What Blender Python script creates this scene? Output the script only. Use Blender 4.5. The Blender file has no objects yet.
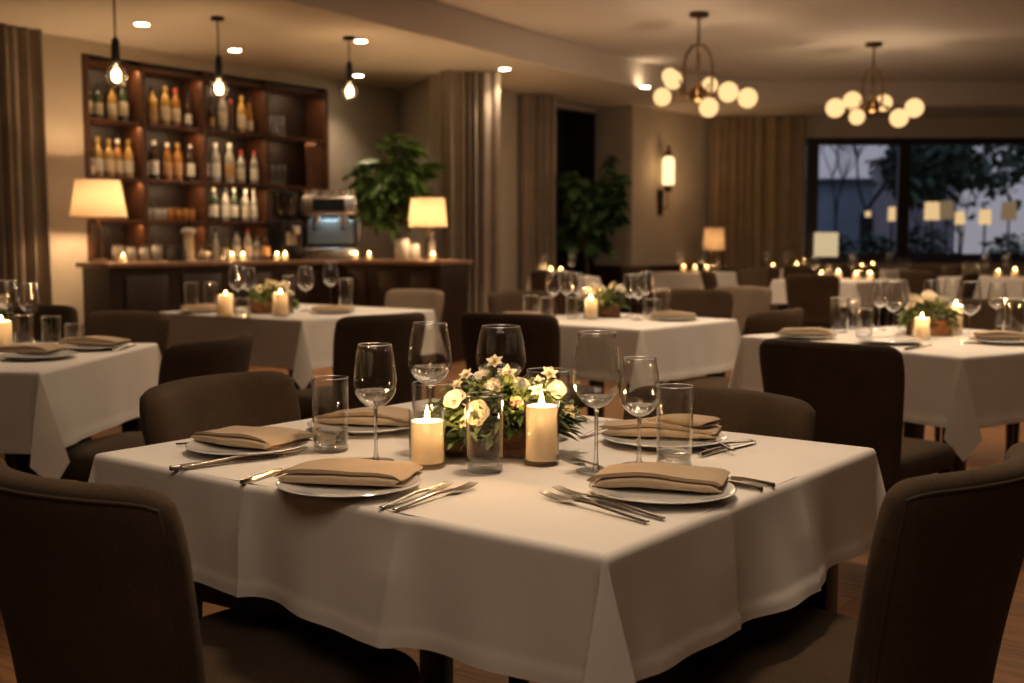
import bpy, bmesh, math, random
from mathutils import Vector, Matrix, noise

sc = bpy.context.scene
COL = sc.collection
PI = math.pi
RND = random.Random(7)

# ------------------------------------------------------------------ camera
F_PX, HOR, EYE = 1150.0, 238.0, 1.18
PITCH = math.atan((341.5 - HOR) / F_PX)
cp, sp = math.cos(PITCH), math.sin(PITCH)


def ray(px, py):
    a, b = (px - 512.0) / F_PX, (341.5 - py) / F_PX
    return Vector((a, cp + b * sp, -sp + b * cp))


def P(px, py, z):
    """world point at height z seen at picture position px,py"""
    d = ray(px, py)
    t = (z - EYE) / d.z
    return Vector((d.x * t, d.y * t, z))


def PD(px, py, depth):
    d = ray(px, py)
    t = depth / d.y
    return Vector((d.x * t, depth, EYE + d.z * t))


cam_d = bpy.data.cameras.new('camera')
cam = bpy.data.objects.new('camera', cam_d)
COL.objects.link(cam)
cam.location = (0, 0, EYE)
cam.rotation_euler = (PI / 2 - PITCH, 0, 0)
cam_d.sensor_width = 36.0
cam_d.lens = F_PX * 36.0 / 1024.0
cam_d.clip_end = 200
cam_d.dof.use_dof = True
cam_d.dof.focus_distance = 2.12
cam_d.dof.aperture_fstop = 3.8
sc.camera = cam

# ------------------------------------------------------------------ materials
MATS = {}


def nodes_of(m):
    m.use_nodes = True
    nt = m.node_tree
    return nt, nt.nodes, nt.links


def pm(name, col, rough=0.6, metal=0.0, var=0.0, scale=20.0, bump=0.0, bscale=None, spec=0.5, emit=None, estr=0.0, sss=0.0, sheen=0.0, trans=0.0, stretch=None, coat=0.0):
    if name in MATS:
        return MATS[name]
    m = bpy.data.materials.new(name)
    nt, N, L = nodes_of(m)
    b = N['Principled BSDF']
    b.inputs['Base Color'].default_value = (*col, 1)
    b.inputs['Roughness'].default_value = rough
    b.inputs['Metallic'].default_value = metal
    b.inputs['Specular IOR Level'].default_value = spec
    b.inputs['Transmission Weight'].default_value = trans
    b.inputs['Coat Weight'].default_value = coat
    if sheen:
        b.inputs['Sheen Weight'].default_value = sheen
        b.inputs['Sheen Roughness'].default_value = 0.5
    if sss:
        b.inputs['Subsurface Weight'].default_value = sss
        b.inputs['Subsurface Radius'].default_value = (1.0, 0.6, 0.3)
        b.inputs['Subsurface Scale'].default_value = 0.03
    if emit:
        b.inputs['Emission Color'].default_value = (*emit, 1)
        b.inputs['Emission Strength'].default_value = estr
    if var or bump:
        tc = N.new('ShaderNodeTexCoord')
        mp = N.new('ShaderNodeMapping')
        L.new(tc.outputs['Object'], mp.inputs['Vector'])
        if stretch:
            mp.inputs['Scale'].default_value = stretch
    if var:
        nz = N.new('ShaderNodeTexNoise')
        nz.inputs['Scale'].default_value = scale
        nz.inputs['Detail'].default_value = 6
        L.new(mp.outputs['Vector'], nz.inputs['Vector'])
        rp = N.new('ShaderNodeValToRGB')
        rp.color_ramp.elements[0].position = 0.3
        rp.color_ramp.elements[1].position = 0.7
        rp.color_ramp.elements[0].color = (*[max(0, c * (1 - var)) for c in col], 1)
        rp.color_ramp.elements[1].color = (*[min(1, c * (1 + var)) for c in col], 1)
        L.new(nz.outputs['Fac'], rp.inputs['Fac'])
        L.new(rp.outputs['Color'], b.inputs['Base Color'])
    if bump:
        nb = N.new('ShaderNodeTexNoise')
        nb.inputs['Scale'].default_value = bscale or scale
        nb.inputs['Detail'].default_value = 4
        L.new(mp.outputs['Vector'], nb.inputs['Vector'])
        bp = N.new('ShaderNodeBump')
        bp.inputs['Strength'].default_value = bump
        bp.inputs['Distance'].default_value = 0.004
        L.new(nb.outputs['Fac'], bp.inputs['Height'])
        L.new(bp.outputs['Normal'], b.inputs['Normal'])
    MATS[name] = m
    return m


def weave(name, col, var=0.12, scale=420.0, rough=0.9, bump=0.25, sheen=0.15, big=0.15):
    """woven fabric: fine crossed threads plus broad mottling"""
    if name in MATS:
        return MATS[name]
    m = bpy.data.materials.new(name)
    nt, N, L = nodes_of(m)
    b = N['Principled BSDF']
    b.inputs['Roughness'].default_value = rough
    b.inputs['Specular IOR Level'].default_value = 0.2
    b.inputs['Sheen Weight'].default_value = sheen
    b.inputs['Sheen Roughness'].default_value = 0.6
    tc = N.new('ShaderNodeTexCoord')
    n1 = N.new('ShaderNodeTexNoise'); n1.inputs['Scale'].default_value = scale; n1.inputs['Detail'].default_value = 2
    n2 = N.new('ShaderNodeTexNoise'); n2.inputs['Scale'].default_value = 5.0; n2.inputs['Detail'].default_value = 3
    L.new(tc.outputs['Object'], n1.inputs['Vector']); L.new(tc.outputs['Object'], n2.inputs['Vector'])
    r1 = N.new('ShaderNodeValToRGB')
    r1.color_ramp.elements[0].position = 0.3; r1.color_ramp.elements[1].position = 0.7
    r1.color_ramp.elements[0].color = (*[c * (1 - var) for c in col], 1)
    r1.color_ramp.elements[1].color = (*[min(1, c * (1 + var)) for c in col], 1)
    L.new(n1.outputs['Fac'], r1.inputs['Fac'])
    mr = N.new('ShaderNodeMapRange')
    mr.inputs['From Min'].default_value = 0.3; mr.inputs['From Max'].default_value = 0.7
    mr.inputs['To Min'].default_value = 1 - big; mr.inputs['To Max'].default_value = 1 + big
    L.new(n2.outputs['Fac'], mr.inputs['Value'])
    mx = N.new('ShaderNodeMix'); mx.data_type = 'RGBA'; mx.blend_type = 'MULTIPLY'; mx.inputs['Factor'].default_value = 1
    L.new(r1.outputs['Color'], mx.inputs['A']); L.new(mr.outputs['Result'], mx.inputs['B'])
    L.new(mx.outputs['Result'], b.inputs['Base Color'])
    bp = N.new('ShaderNodeBump'); bp.inputs['Strength'].default_value = bump; bp.inputs['Distance'].default_value = 0.001
    L.new(n1.outputs['Fac'], bp.inputs['Height']); L.new(bp.outputs['Normal'], b.inputs['Normal'])
    MATS[name] = m
    return m


def thin_glass(name, tint=(0.97, 0.97, 0.96), ior=1.5, gain=1.0):
    """a thin pane: clear, reflecting more at grazing angles"""
    m = bpy.data.materials.new(name)
    nt, N, L = nodes_of(m)
    N.remove(N['Principled BSDF'])
    out = N['Material Output']
    tr = N.new('ShaderNodeBsdfTransparent'); tr.inputs['Color'].default_value = (*tint, 1)
    gl = N.new('ShaderNodeBsdfGlossy'); gl.inputs['Roughness'].default_value = 0.03
    gl.inputs['Color'].default_value = (1, 1, 1, 1)
    lw = N.new('ShaderNodeLayerWeight'); lw.inputs['Blend'].default_value = 0.5
    pw = N.new('ShaderNodeMath'); pw.operation = 'POWER'; pw.inputs[1].default_value = 3.0
    ml = N.new('ShaderNodeMath'); ml.operation = 'MULTIPLY_ADD'; ml.inputs[1].default_value = 0.85 * gain; ml.inputs[2].default_value = 0.03 * gain; ml.use_clamp = True
    mx = N.new('ShaderNodeMixShader')
    L.new(lw.outputs['Facing'], pw.inputs[0]); L.new(pw.outputs[0], ml.inputs[0]); L.new(ml.outputs[0], mx.inputs['Fac'])
    L.new(tr.outputs['BSDF'], mx.inputs[1]); L.new(gl.outputs['BSDF'], mx.inputs[2])
    L.new(mx.outputs['Shader'], out.inputs['Surface'])
    MATS[name] = m
    return m


def rim_glass(name):
    m = bpy.data.materials.new(name)
    nt, N, L = nodes_of(m)
    N.remove(N['Principled BSDF'])
    tr = N.new('ShaderNodeBsdfTransparent')
    gl = N.new('ShaderNodeBsdfGlossy'); gl.inputs['Roughness'].default_value = 0.12
    mx = N.new('ShaderNodeMixShader'); mx.inputs['Fac'].default_value = .5
    L.new(tr.outputs[0], mx.inputs[1]); L.new(gl.outputs[0], mx.inputs[2]); L.new(mx.outputs[0], N['Material Output'].inputs['Surface'])
    MATS[name] = m
    return m


def solid_glass(name, col=(1, 1, 1), rough=0.0, ior=1.45, clear=0.35):
    """thick glass: refraction, part of the light passing straight on"""
    m = bpy.data.materials.new(name)
    nt, N, L = nodes_of(m)
    N.remove(N['Principled BSDF'])
    out = N['Material Output']
    g = N.new('ShaderNodeBsdfGlass'); g.inputs['Color'].default_value = (*col, 1)
    g.inputs['Roughness'].default_value = rough; g.inputs['IOR'].default_value = ior
    tr = N.new('ShaderNodeBsdfTransparent'); tr.inputs['Color'].default_value = (*col, 1)
    mx = N.new('ShaderNodeMixShader'); mx.inputs['Fac'].default_value = clear
    L.new(g.outputs['BSDF'], mx.inputs[1]); L.new(tr.outputs['BSDF'], mx.inputs[2])
    L.new(mx.outputs['Shader'], out.inputs['Surface'])
    MATS[name] = m
    return m


def glow(name, col, strength, clear=False):
    m = bpy.data.materials.new(name)
    nt, N, L = nodes_of(m)
    N.remove(N['Principled BSDF'])
    out = N['Material Output']
    e = N.new('ShaderNodeEmission'); e.inputs['Color'].default_value = (*col, 1); e.inputs['Strength'].default_value = strength
    if clear:
        tr = N.new('ShaderNodeBsdfTransparent'); ad = N.new('ShaderNodeAddShader')
        L.new(e.outputs[0], ad.inputs[0]); L.new(tr.outputs[0], ad.inputs[1]); L.new(ad.outputs[0], out.inputs['Surface'])
    else:
        L.new(e.outputs[0], out.inputs['Surface'])
    MATS[name] = m
    return m


def lampshade(name, col, trans=0.6, estr=0.0):
    """thin fabric shade that lets the bulb's light through"""
    m = bpy.data.materials.new(name)
    nt, N, L = nodes_of(m)
    N.remove(N['Principled BSDF'])
    out = N['Material Output']
    d = N.new('ShaderNodeBsdfDiffuse'); d.inputs['Color'].default_value = (*col, 1)
    t = N.new('ShaderNodeBsdfTranslucent'); t.inputs['Color'].default_value = (*col, 1)
    mx = N.new('ShaderNodeMixShader'); mx.inputs['Fac'].default_value = trans
    L.new(d.outputs[0], mx.inputs[1]); L.new(t.outputs[0], mx.inputs[2])
    if estr:
        e = N.new('ShaderNodeEmission'); e.inputs['Color'].default_value = (*col, 1); e.inputs['Strength'].default_value = estr
        ad = N.new('ShaderNodeAddShader')
        L.new(mx.outputs[0], ad.inputs[0]); L.new(e.outputs[0], ad.inputs[1]); L.new(ad.outputs[0], out.inputs['Surface'])
    else:
        L.new(mx.outputs[0], out.inputs['Surface'])
    MATS[name] = m
    return m


def planks(name, c1, c2, rot=0.0, rough=0.45):
    m = bpy.data.materials.new(name)
    nt, N, L = nodes_of(m)
    b = N['Principled BSDF']; b.inputs['Roughness'].default_value = rough
    tc = N.new('ShaderNodeTexCoord'); mp = N.new('ShaderNodeMapping'); mp.inputs['Rotation'].default_value = (0, 0, rot)
    L.new(tc.outputs['Object'], mp.inputs['Vector'])
    br = N.new('ShaderNodeTexBrick')
    br.inputs['Scale'].default_value = 1.0
    br.inputs['Brick Width'].default_value = 1.3; br.inputs['Row Height'].default_value = 0.13
    br.inputs['Mortar Size'].default_value = 0.002; br.inputs['Mortar Smooth'].default_value = 0.2
    br.inputs['Color1'].default_value = (*c1, 1); br.inputs['Color2'].default_value = (*c2, 1)
    br.inputs['Mortar'].default_value = (*[c * 0.25 for c in c1], 1)
    L.new(mp.outputs['Vector'], br.inputs['Vector'])
    mp2 = N.new('ShaderNodeMapping'); mp2.inputs['Scale'].default_value = (2.0, 30.0, 2.0)
    L.new(mp.outputs['Vector'], mp2.inputs['Vector'])
    nz = N.new('ShaderNodeTexNoise'); nz.inputs['Scale'].default_value = 1.5; nz.inputs['Detail'].default_value = 8
    L.new(mp2.outputs['Vector'], nz.inputs['Vector'])
    mr = N.new('ShaderNodeMapRange'); mr.inputs['From Min'].default_value = 0.25; mr.inputs['From Max'].default_value = 0.75
    mr.inputs['To Min'].default_value = 0.55; mr.inputs['To Max'].default_value = 1.3
    L.new(nz.outputs['Fac'], mr.inputs['Value'])
    mx = N.new('ShaderNodeMix'); mx.data_type = 'RGBA'; mx.blend_type = 'MULTIPLY'; mx.inputs['Factor'].default_value = 1
    L.new(br.outputs['Color'], mx.inputs['A']); L.new(mr.outputs['Result'], mx.inputs['B'])
    L.new(mx.outputs['Result'], b.inputs['Base Color'])
    MATS[name] = m
    return m


M_CLOTH = weave('white_linen', (0.80, 0.76, 0.70), var=0.03, scale=500, bump=0.08, sheen=0.05, big=0.03)
M_NAPKIN = weave('beige_linen', (0.50, 0.385, 0.265), var=0.06, scale=700, bump=0.15, sheen=0.1, big=0.06)
M_FAB = weave('taupe_fabric', (0.088, 0.058, 0.033), var=0.25, scale=380, bump=0.35, sheen=0.03, big=0.18)
M_FAB_LIT = weave('lit_taupe_fabric', (0.26, 0.20, 0.14), var=0.2, scale=380, bump=0.35, sheen=0.10, big=0.1)  # same taupe made paler: stronger light on some chairs put into the colour
M_PIPE = weave('fabric_piping', (0.088, 0.062, 0.040), var=0.1, scale=380, sheen=0.03)
M_DWOOD = pm('black_brown_wood', (0.018, 0.011, 0.007), 0.35, var=0.3, scale=8, stretch=(1, 1, 6))
M_WALNUT = pm('walnut', (0.038, 0.017, 0.008), 0.4, var=0.4, scale=6, stretch=(6, 6, 0.8))
M_SHELFW = pm('warm_walnut', (0.085, 0.034, 0.014), 0.42, var=0.35, scale=5, stretch=(1, 6, 6))
M_SHELFB = pm('dark_walnut_back', (0.020, 0.009, 0.005), 0.5, var=0.4, scale=5, stretch=(6, 6, 1))
M_COUNTER = pm('polished_counter', (0.24, 0.14, 0.08), 0.3, var=0.25, scale=6, stretch=(1, 5, 5))
M_WALL = pm('plaster_wall', (0.43, 0.375, 0.305), 0.9, var=0.05, scale=3, bump=0.05, bscale=40)
M_CEIL = pm('ceiling_paint', (0.56, 0.51, 0.45), 0.95, var=0.02, scale=2)
M_SOFF = pm('soffit_paint', (0.58, 0.53, 0.46), 0.95, var=0.02, scale=2)
M_TRIM = pm('tray_edge_paint', (0.52, 0.46, 0.40), 0.9, var=0.02, scale=2)
M_FLOOR = planks('oak_floor', (0.36, 0.18, 0.066), (0.27, 0.13, 0.048), rot=0.64, rough=.6)
M_CURT = weave('curtain_fabric', (0.28, 0.235, 0.185), var=0.12, scale=200, sheen=0.1, big=0.1)
M_CURT2 = weave('curtain_fabric_gold', (0.27, 0.20, 0.125), var=0.12, scale=200, sheen=0.1, big=0.1)
M_CERAM = pm('white_ceramic', (0.80, 0.78, 0.74), 0.12, spec=0.6, coat=0.3)
M_STEEL = pm('polished_steel', (0.62, 0.58, 0.53), 0.22, metal=1.0)
M_CHROME = pm('brushed_chrome', (0.60, 0.58, 0.55), 0.28, metal=1.0, var=0.08, scale=6)
M_BLACK = pm('black_metal', (0.012, 0.011, 0.010), 0.4, metal=0.4)
M_BRONZE = pm('aged_bronze', (0.12, 0.075, 0.04), 0.35, metal=0.9)
M_BRASS = pm('dark_brass', (0.17, 0.10, 0.045), 0.3, metal=1.0)
M_WICK = pm('black_wick', (0.02, 0.015, 0.01), 0.9)
M_LEAF = pm('green_leaf', (0.13, 0.175, 0.055), 0.5, var=0.45, scale=30)
M_LEAF2 = pm('deep_green_leaf', (0.065, 0.125, 0.045), 0.4, var=0.5, scale=9)
M_LEAF3 = pm('bright_green_leaf', (0.19, 0.31, 0.085), 0.45, var=0.5, scale=9)
M_PETAL = pm('ivory_petal', (0.74, 0.69, 0.56), 0.6, var=0.05, scale=40)
M_PETALC = pm('flower_heart', (0.55, 0.45, 0.18), 0.7)
M_PINK = pm('dusty_pink_bud', (0.50, 0.26, 0.20), 0.6)
M_BARK = pm('bark_wood', (0.24, 0.125, 0.066), 0.85, var=0.5, scale=30, bump=1.0, bscale=60, stretch=(1, 1, 3))
M_TRUNK = pm('plant_trunk', (0.07, 0.05, 0.03), 0.9, var=0.3, scale=20)
M_POT = pm('dark_pot', (0.02, 0.018, 0.016), 0.5)
M_GLASS = thin_glass('clear_glass', gain=1.4)
M_GLASSF = thin_glass('far_clear_glass', gain=3.2)
M_SGLASS = solid_glass('thick_glass', clear=0.3)
M_RIM = rim_glass('glass_rim')
M_BGLASS = solid_glass('glass_base', clear=0.6)
M_PANE = thin_glass('window_glass', tint=(0.92, 0.93, 0.95), gain=0.6)
M_FLAME = glow('candle_flame', (1.0, 0.56, 0.20), 28.0, clear=True)
M_BULB = glow('bulb_light', (1.0, 0.66, 0.34), 30.0)
M_FILA = glow('bulb_filament', (1.0, 0.68, 0.36), 26.0)
M_GLOBE = glow('frosted_globe', (1.0, 0.64, 0.31), 1.1)
M_DOWN = glow('downlight_lens', (1.0, 0.80, 0.55), 30.0)
M_SCONCE = glow('sconce_glass', (1.0, 0.66, 0.34), 1.7)
M_SHADE = lampshade('lamp_shade_fabric', (0.80, 0.62, 0.42), 0.062)
M_WATER = solid_glass('still_water', ior=1.33, clear=0.25)
M_OUTL = glow('outdoor_shade_light', (1.0, 0.70, 0.36), .75)
M_OUTD = glow('outdoor_dim_light', (1.0, 0.70, 0.40), 0.22)
M_DARKV = pm('dark_opening', (0.006, 0.005, 0.005), 0.8)  # near black, unlit depth put into the colour
M_WHITE = pm('off_white_paint', (0.6, 0.57, 0.5), 0.6)


def wax_mat():
    """translucent wax: a light inside near the top shines through it"""
    m = bpy.data.materials.new('candle_wax')
    nt, N, L = nodes_of(m)
    N.remove(N['Principled BSDF'])
    out = N['Material Output']
    d = N.new('ShaderNodeBsdfDiffuse'); d.inputs['Color'].default_value = (.88, .80, .66, 1)
    t = N.new('ShaderNodeBsdfTranslucent'); t.inputs['Color'].default_value = (.92, .76, .52, 1)
    g = N.new('ShaderNodeBsdfGlossy'); g.inputs['Roughness'].default_value = .35
    m1 = N.new('ShaderNodeMixShader'); m1.inputs['Fac'].default_value = .35
    m2 = N.new('ShaderNodeMixShader'); m2.inputs['Fac'].default_value = .04
    L.new(d.outputs[0], m1.inputs[1]); L.new(t.outputs[0], m1.inputs[2])
    L.new(m1.outputs[0], m2.inputs[1]); L.new(g.outputs[0], m2.inputs[2])
    L.new(m2.outputs[0], out.inputs['Surface'])
    MATS['candle_wax'] = m
    return m


M_WAX = wax_mat()

# ------------------------------------------------------------------ mesh tools


class MB:
    def __init__(self):
        self.v, self.f = [], []

    def add(self, v, f, mat=None):
        o = len(self.v)
        self.v += [tuple(mat @ Vector(p)) if mat else tuple(p) for p in v]
        self.f += [tuple(i + o for i in q) for q in f]
        return self

    def box(self, c, s, mat=None):
        x, y, z = c
        a, b, d = s[0] / 2, s[1] / 2, s[2] / 2
        v = [(x - a, y - b, z - d), (x + a, y - b, z - d), (x + a, y + b, z - d), (x - a, y + b, z - d),
             (x - a, y - b, z + d), (x + a, y - b, z + d), (x + a, y + b, z + d), (x - a, y + b, z + d)]
        f = [(3, 2, 1, 0), (4, 5, 6, 7), (0, 1, 5, 4), (1, 2, 6, 5), (2, 3, 7, 6), (3, 0, 4, 7)]
        return self.add(v, f, mat)

    def lathe(self, prof, n=32, mat=None):
        v, f, rings = [], [], []
        for r, z in prof:
            if r < 1e-6:
                rings.append([len(v)]); v.append((0, 0, z))
            else:
                rings.append(list(range(len(v), len(v) + n)))
                v += [(r * math.cos(2 * PI * k / n), r * math.sin(2 * PI * k / n), z) for k in range(n)]
        for a, b in zip(rings, rings[1:]):
            if len(a) == 1 and len(b) == 1:
                continue
            for k in range(n):
                j = (k + 1) % n
                if len(a) == 1:
                    f.append((a[0], b[j], b[k]))
                elif len(b) == 1:
                    f.append((a[k], a[j], b[0]))
                else:
                    f.append((a[k], a[j], b[j], b[k]))
        return self.add(v, f, mat)

    def tube(self, pts, r, n=8, mat=None):
        pts = [Vector(p) for p in pts]
        rs = r if isinstance(r, (list, tuple)) else [r] * len(pts)
        up = Vector((0, 0, 1))
        v, f = [], []
        prev = None
        for i, p in enumerate(pts):
            t = (pts[min(i + 1, len(pts) - 1)] - pts[max(i - 1, 0)]).normalized()
            if prev is None:
                a = t.cross(up)
                if a.length < 1e-3:
                    a = t.cross(Vector((1, 0, 0)))
            else:
                a = prev - t * prev.dot(t)
            a.normalize()
            prev = a
            b = t.cross(a)
            v += [tuple(p + (a * math.cos(2 * PI * k / n) + b * math.sin(2 * PI * k / n)) * rs[i]) for k in range(n)]
        for i in range(len(pts) - 1):
            for k in range(n):
                j = (k + 1) % n
                f.append((i * n + k, i * n + j, i * n + n + j, i * n + n + k))
        f.append(tuple(range(n - 1, -1, -1)))
        f.append(tuple(range((len(pts) - 1) * n, len(pts) * n)))
        return self.add(v, f, mat)

    def grid(self, fn, nu, nv, mat=None, wrap=False):
        v = [tuple(fn(i / nu, j / nv)) for j in range(nv + 1) for i in range(nu + 1)]
        f = [(j * (nu + 1) + i, j * (nu + 1) + i + 1, (j + 1) * (nu + 1) + i + 1, (j + 1) * (nu + 1) + i) for j in range(nv) for i in range(nu)]
        return self.add(v, f, mat)

    def prism(self, poly, z0, z1):
        n = len(poly)
        v = [(x, y, z0) for x, y in poly] + [(x, y, z1) for x, y in poly]
        f = [tuple(range(n - 1, -1, -1)), tuple(range(n, 2 * n))]
        f += [(i, (i + 1) % n, n + (i + 1) % n, n + i) for i in range(n)]
        return self.add(v, f)

    def sphere(self, c, r, n=16, m=10, sz=1.0):
        pr = [(max(0.0, r * math.sin(PI * k / m)), -r * sz * math.cos(PI * k / m)) for k in range(m + 1)]
        pr[0] = (0, pr[0][1]); pr[-1] = (0, pr[-1][1])
        return self.lathe(pr, n, Matrix.Translation(c))

    def mesh(self, name, mat, smooth=True, weld=0.0, bevel=0.0, segs=2, sharp=None, subd=0):
        me = bpy.data.meshes.new(name)
        me.from_pydata(self.v, [], self.f)
        bm = bmesh.new(); bm.from_mesh(me)
        if weld:
            bmesh.ops.remove_doubles(bm, verts=bm.verts, dist=weld)
        if bevel:
            es = [e for e in bm.edges if len(e.link_faces) == 2 and e.calc_face_angle(0) > 0.6]
            bmesh.ops.bevel(bm, geom=es, offset=bevel, segments=segs, profile=0.5, affect='EDGES', clamp_overlap=True)
        bmesh.ops.recalc_face_normals(bm, faces=bm.faces)
        bm.to_mesh(me); bm.free()
        me.polygons.foreach_set('use_smooth', [smooth] * len(me.polygons))
        if smooth:
            try:
                me.set_sharp_from_angle(angle=sharp if sharp is not None else math.radians(40))
            except Exception:
                pass
        me.materials.append(mat)
        me.update()
        return me


CACHE = {}


def cached(key, fn):
    if key not in CACHE:
        CACHE[key] = fn()
    return CACHE[key]


def part(name, mesh, parent=None, loc=(0, 0, 0), rot=(0, 0, 0), scale=(1, 1, 1), label=None):
    o = bpy.data.objects.new(name, mesh)
    COL.objects.link(o)
    o.parent = parent
    o.location = loc; o.rotation_euler = rot; o.scale = scale
    if label:
        o['label'] = label
    return o


def tag(o, label, cat, group=None):
    o['label'] = label; o['category'] = cat
    if group:
        o['group'] = group
    return o


def thing(name, label, cat, loc=(0, 0, 0), rotz=0.0, group=None, scale=(1, 1, 1)):
    o = bpy.data.objects.new(name, None)
    COL.objects.link(o)
    o.empty_display_size = 0.1
    o.location = loc; o.rotation_euler = (0, 0, rotz); o.scale = scale
    return tag(o, label, cat, group)


def struct(name, mesh, parent=None, loc=(0, 0, 0)):
    o = part(name, mesh, parent, loc)
    if parent is None:
        o['kind'] = 'structure'
    return o


def lamp(kind, loc, energy, col=(1, 0.70, 0.42), size=0.05, target=None, angle=100, blend=0.8, shape=None):
    d = bpy.data.lights.new('light', kind)
    d.energy = energy; d.color = col
    if kind in ('POINT', 'SPOT'):
        d.shadow_soft_size = size
    if kind == 'SPOT':
        d.spot_size = math.radians(angle); d.spot_blend = blend
    if kind == 'AREA':
        d.size = size
        if shape:
            d.shape = 'RECTANGLE'; d.size, d.size_y = shape
    o = bpy.data.objects.new('light', d)
    COL.objects.link(o)
    o.location = loc
    if target is not None:
        v = Vector(target) - Vector(loc)
        o.rotation_euler = v.to_track_quat('-Z', 'Y').to_euler()
    return o


def ang(d):
    """rotation about z that turns local +x along d"""
    return math.atan2(d[1], d[0])

# ------------------------------------------------------------------ builders: chair


def fall(u, n=8, q=0.35):
    return max(0.0, 1 - abs(u) ** n) ** q


def back_point(s, t, side, T0=0.085, T1=0.066):
    u = math.sin((2 * s - 1) * PI / 2)
    v = 0.5 - 0.5 * math.cos(PI * t)
    zt = 0.846 - 0.004 * u * u - 0.026 * abs(u) ** 16
    z = 0.365 + (zt - 0.365) * v
    w = 0.212 + 0.042 * v - .012 * max(0, v - .8) ** 2 * 25
    y = -0.205 - 0.115 * v ** 1.25 + 0.085 * u * u * (0.45 + 0.55 * v)
    T = (T0 + (T1 - T0) * v) / 2 * fall(u, 12, 0.42) * fall(2 * v - 1, 22, 0.42)
    nx = -2 * 0.085 * u / w * 0.9
    l = math.hypot(nx, 1)
    return (w * u + side * T * nx / l, y + side * T / l, z)


def chair_meshes(fab, tagname, hi):
    nu, nv = (40, 36) if hi else (20, 18)

    def back():
        m = MB()
        m.grid(lambda s, t: back_point(s, t, 1), nu, nv)
        m.grid(lambda s, t: back_point(s, t, -1), nu, nv)
        return m.mesh('backrest', fab, weld=1e-5)

    def piping():
        m = MB()
        pts = []
        for k in range(41):          # seam round the rear face: up one side, over the top, down the other
            if k <= 12:
                s, t = 0.11, k / 12 * 0.86 + 0.02
            elif k <= 28:
                s, t = 0.11 + (k - 12) / 16 * 0.78, 0.88
            else:
                s, t = 0.89, 0.88 - (k - 28) / 12 * 0.86
            p = Vector(back_point(s, t, -1))
            pts.append((p.x, p.y - 0.001, p.z))
        m.tube(pts, 0.0028, 6)
        return m.mesh('piping', M_PIPE)

    def seat():
        m = MB()

        def fn(side):
            def g(s, t):
                u = math.sin((2 * s - 1) * PI / 2); v = math.sin((2 * t - 1) * PI / 2)
                wx = 0.232 + 0.016 * v
                x = wx * u * (1 - 0.05 * abs(v) ** 8)
                y = 0.035 + 0.245 * v * (1 - 0.04 * abs(u) ** 8)
                h = fall(u, 12, 0.3) * fall(v, 12, 0.3)
                crown = 0.012 * (1 - u * u) * (1 - v * v) if side > 0 else 0
                return (x, y, 0.418 + side * 0.05 * h + crown)
            return g
        m.grid(fn(1), nu, nv); m.grid(fn(-1), nu, nv)
        return m.mesh('seat', fab, weld=1e-5)

    def leg():
        m = MB()
        m.add([(-.012, -.012, 0), (.012, -.012, 0), (.012, .012, 0), (-.012, .012, 0), (-.021, -.021, .385), (.021, -.021, .385), (.021, .021, .385), (-.021, .021, .385)],
              [(3, 2, 1, 0), (4, 5, 6, 7), (0, 1, 5, 4), (1, 2, 6, 5), (2, 3, 7, 6), (3, 0, 4, 7)])
        return m.mesh('leg', M_DWOOD, bevel=0.003)
    k = tagname + str(hi)
    return (cached('back' + k, back), cached('pipe' + k, piping), cached('seat' + k, seat), cached('leg', leg))


def chair(label, B, fwd, light=False, hi=False, group=None, hz=1.0):
    """B: where the middle of the back's top edge stands (plan), fwd: the way the sitter faces"""
    f = Vector((fwd[0], fwd[1])).normalized()
    loc = (B[0] + f.x * 0.31, B[1] + f.y * 0.31, 0)
    t = thing('dining_chair', label, 'chair', loc, ang(f) - PI / 2, group, (1, 1, hz))
    bk, pi_, st, lg = chair_meshes(M_FAB_LIT if light else M_FAB, 'L' if light else 'D', hi)
    part('backrest', bk, t)
    if hi:
        part('piping', pi_, t)
    part('seat', st, t)
    for x, y, rx, ry in ((-.195, .235, .06, -.05), (.195, .235, .06, .05), (-.18, -.17, -.10, -.05), (.18, -.17, -.10, .05)):
        part('leg', lg, t, (x + 0.02 * (1 if x > 0 else -1), y - 0.03 * (1 if y < 0 else -1) * 0, 0), (0, 0, 0))
    return t


# ------------------------------------------------------------------ builders: table and cloth


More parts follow.
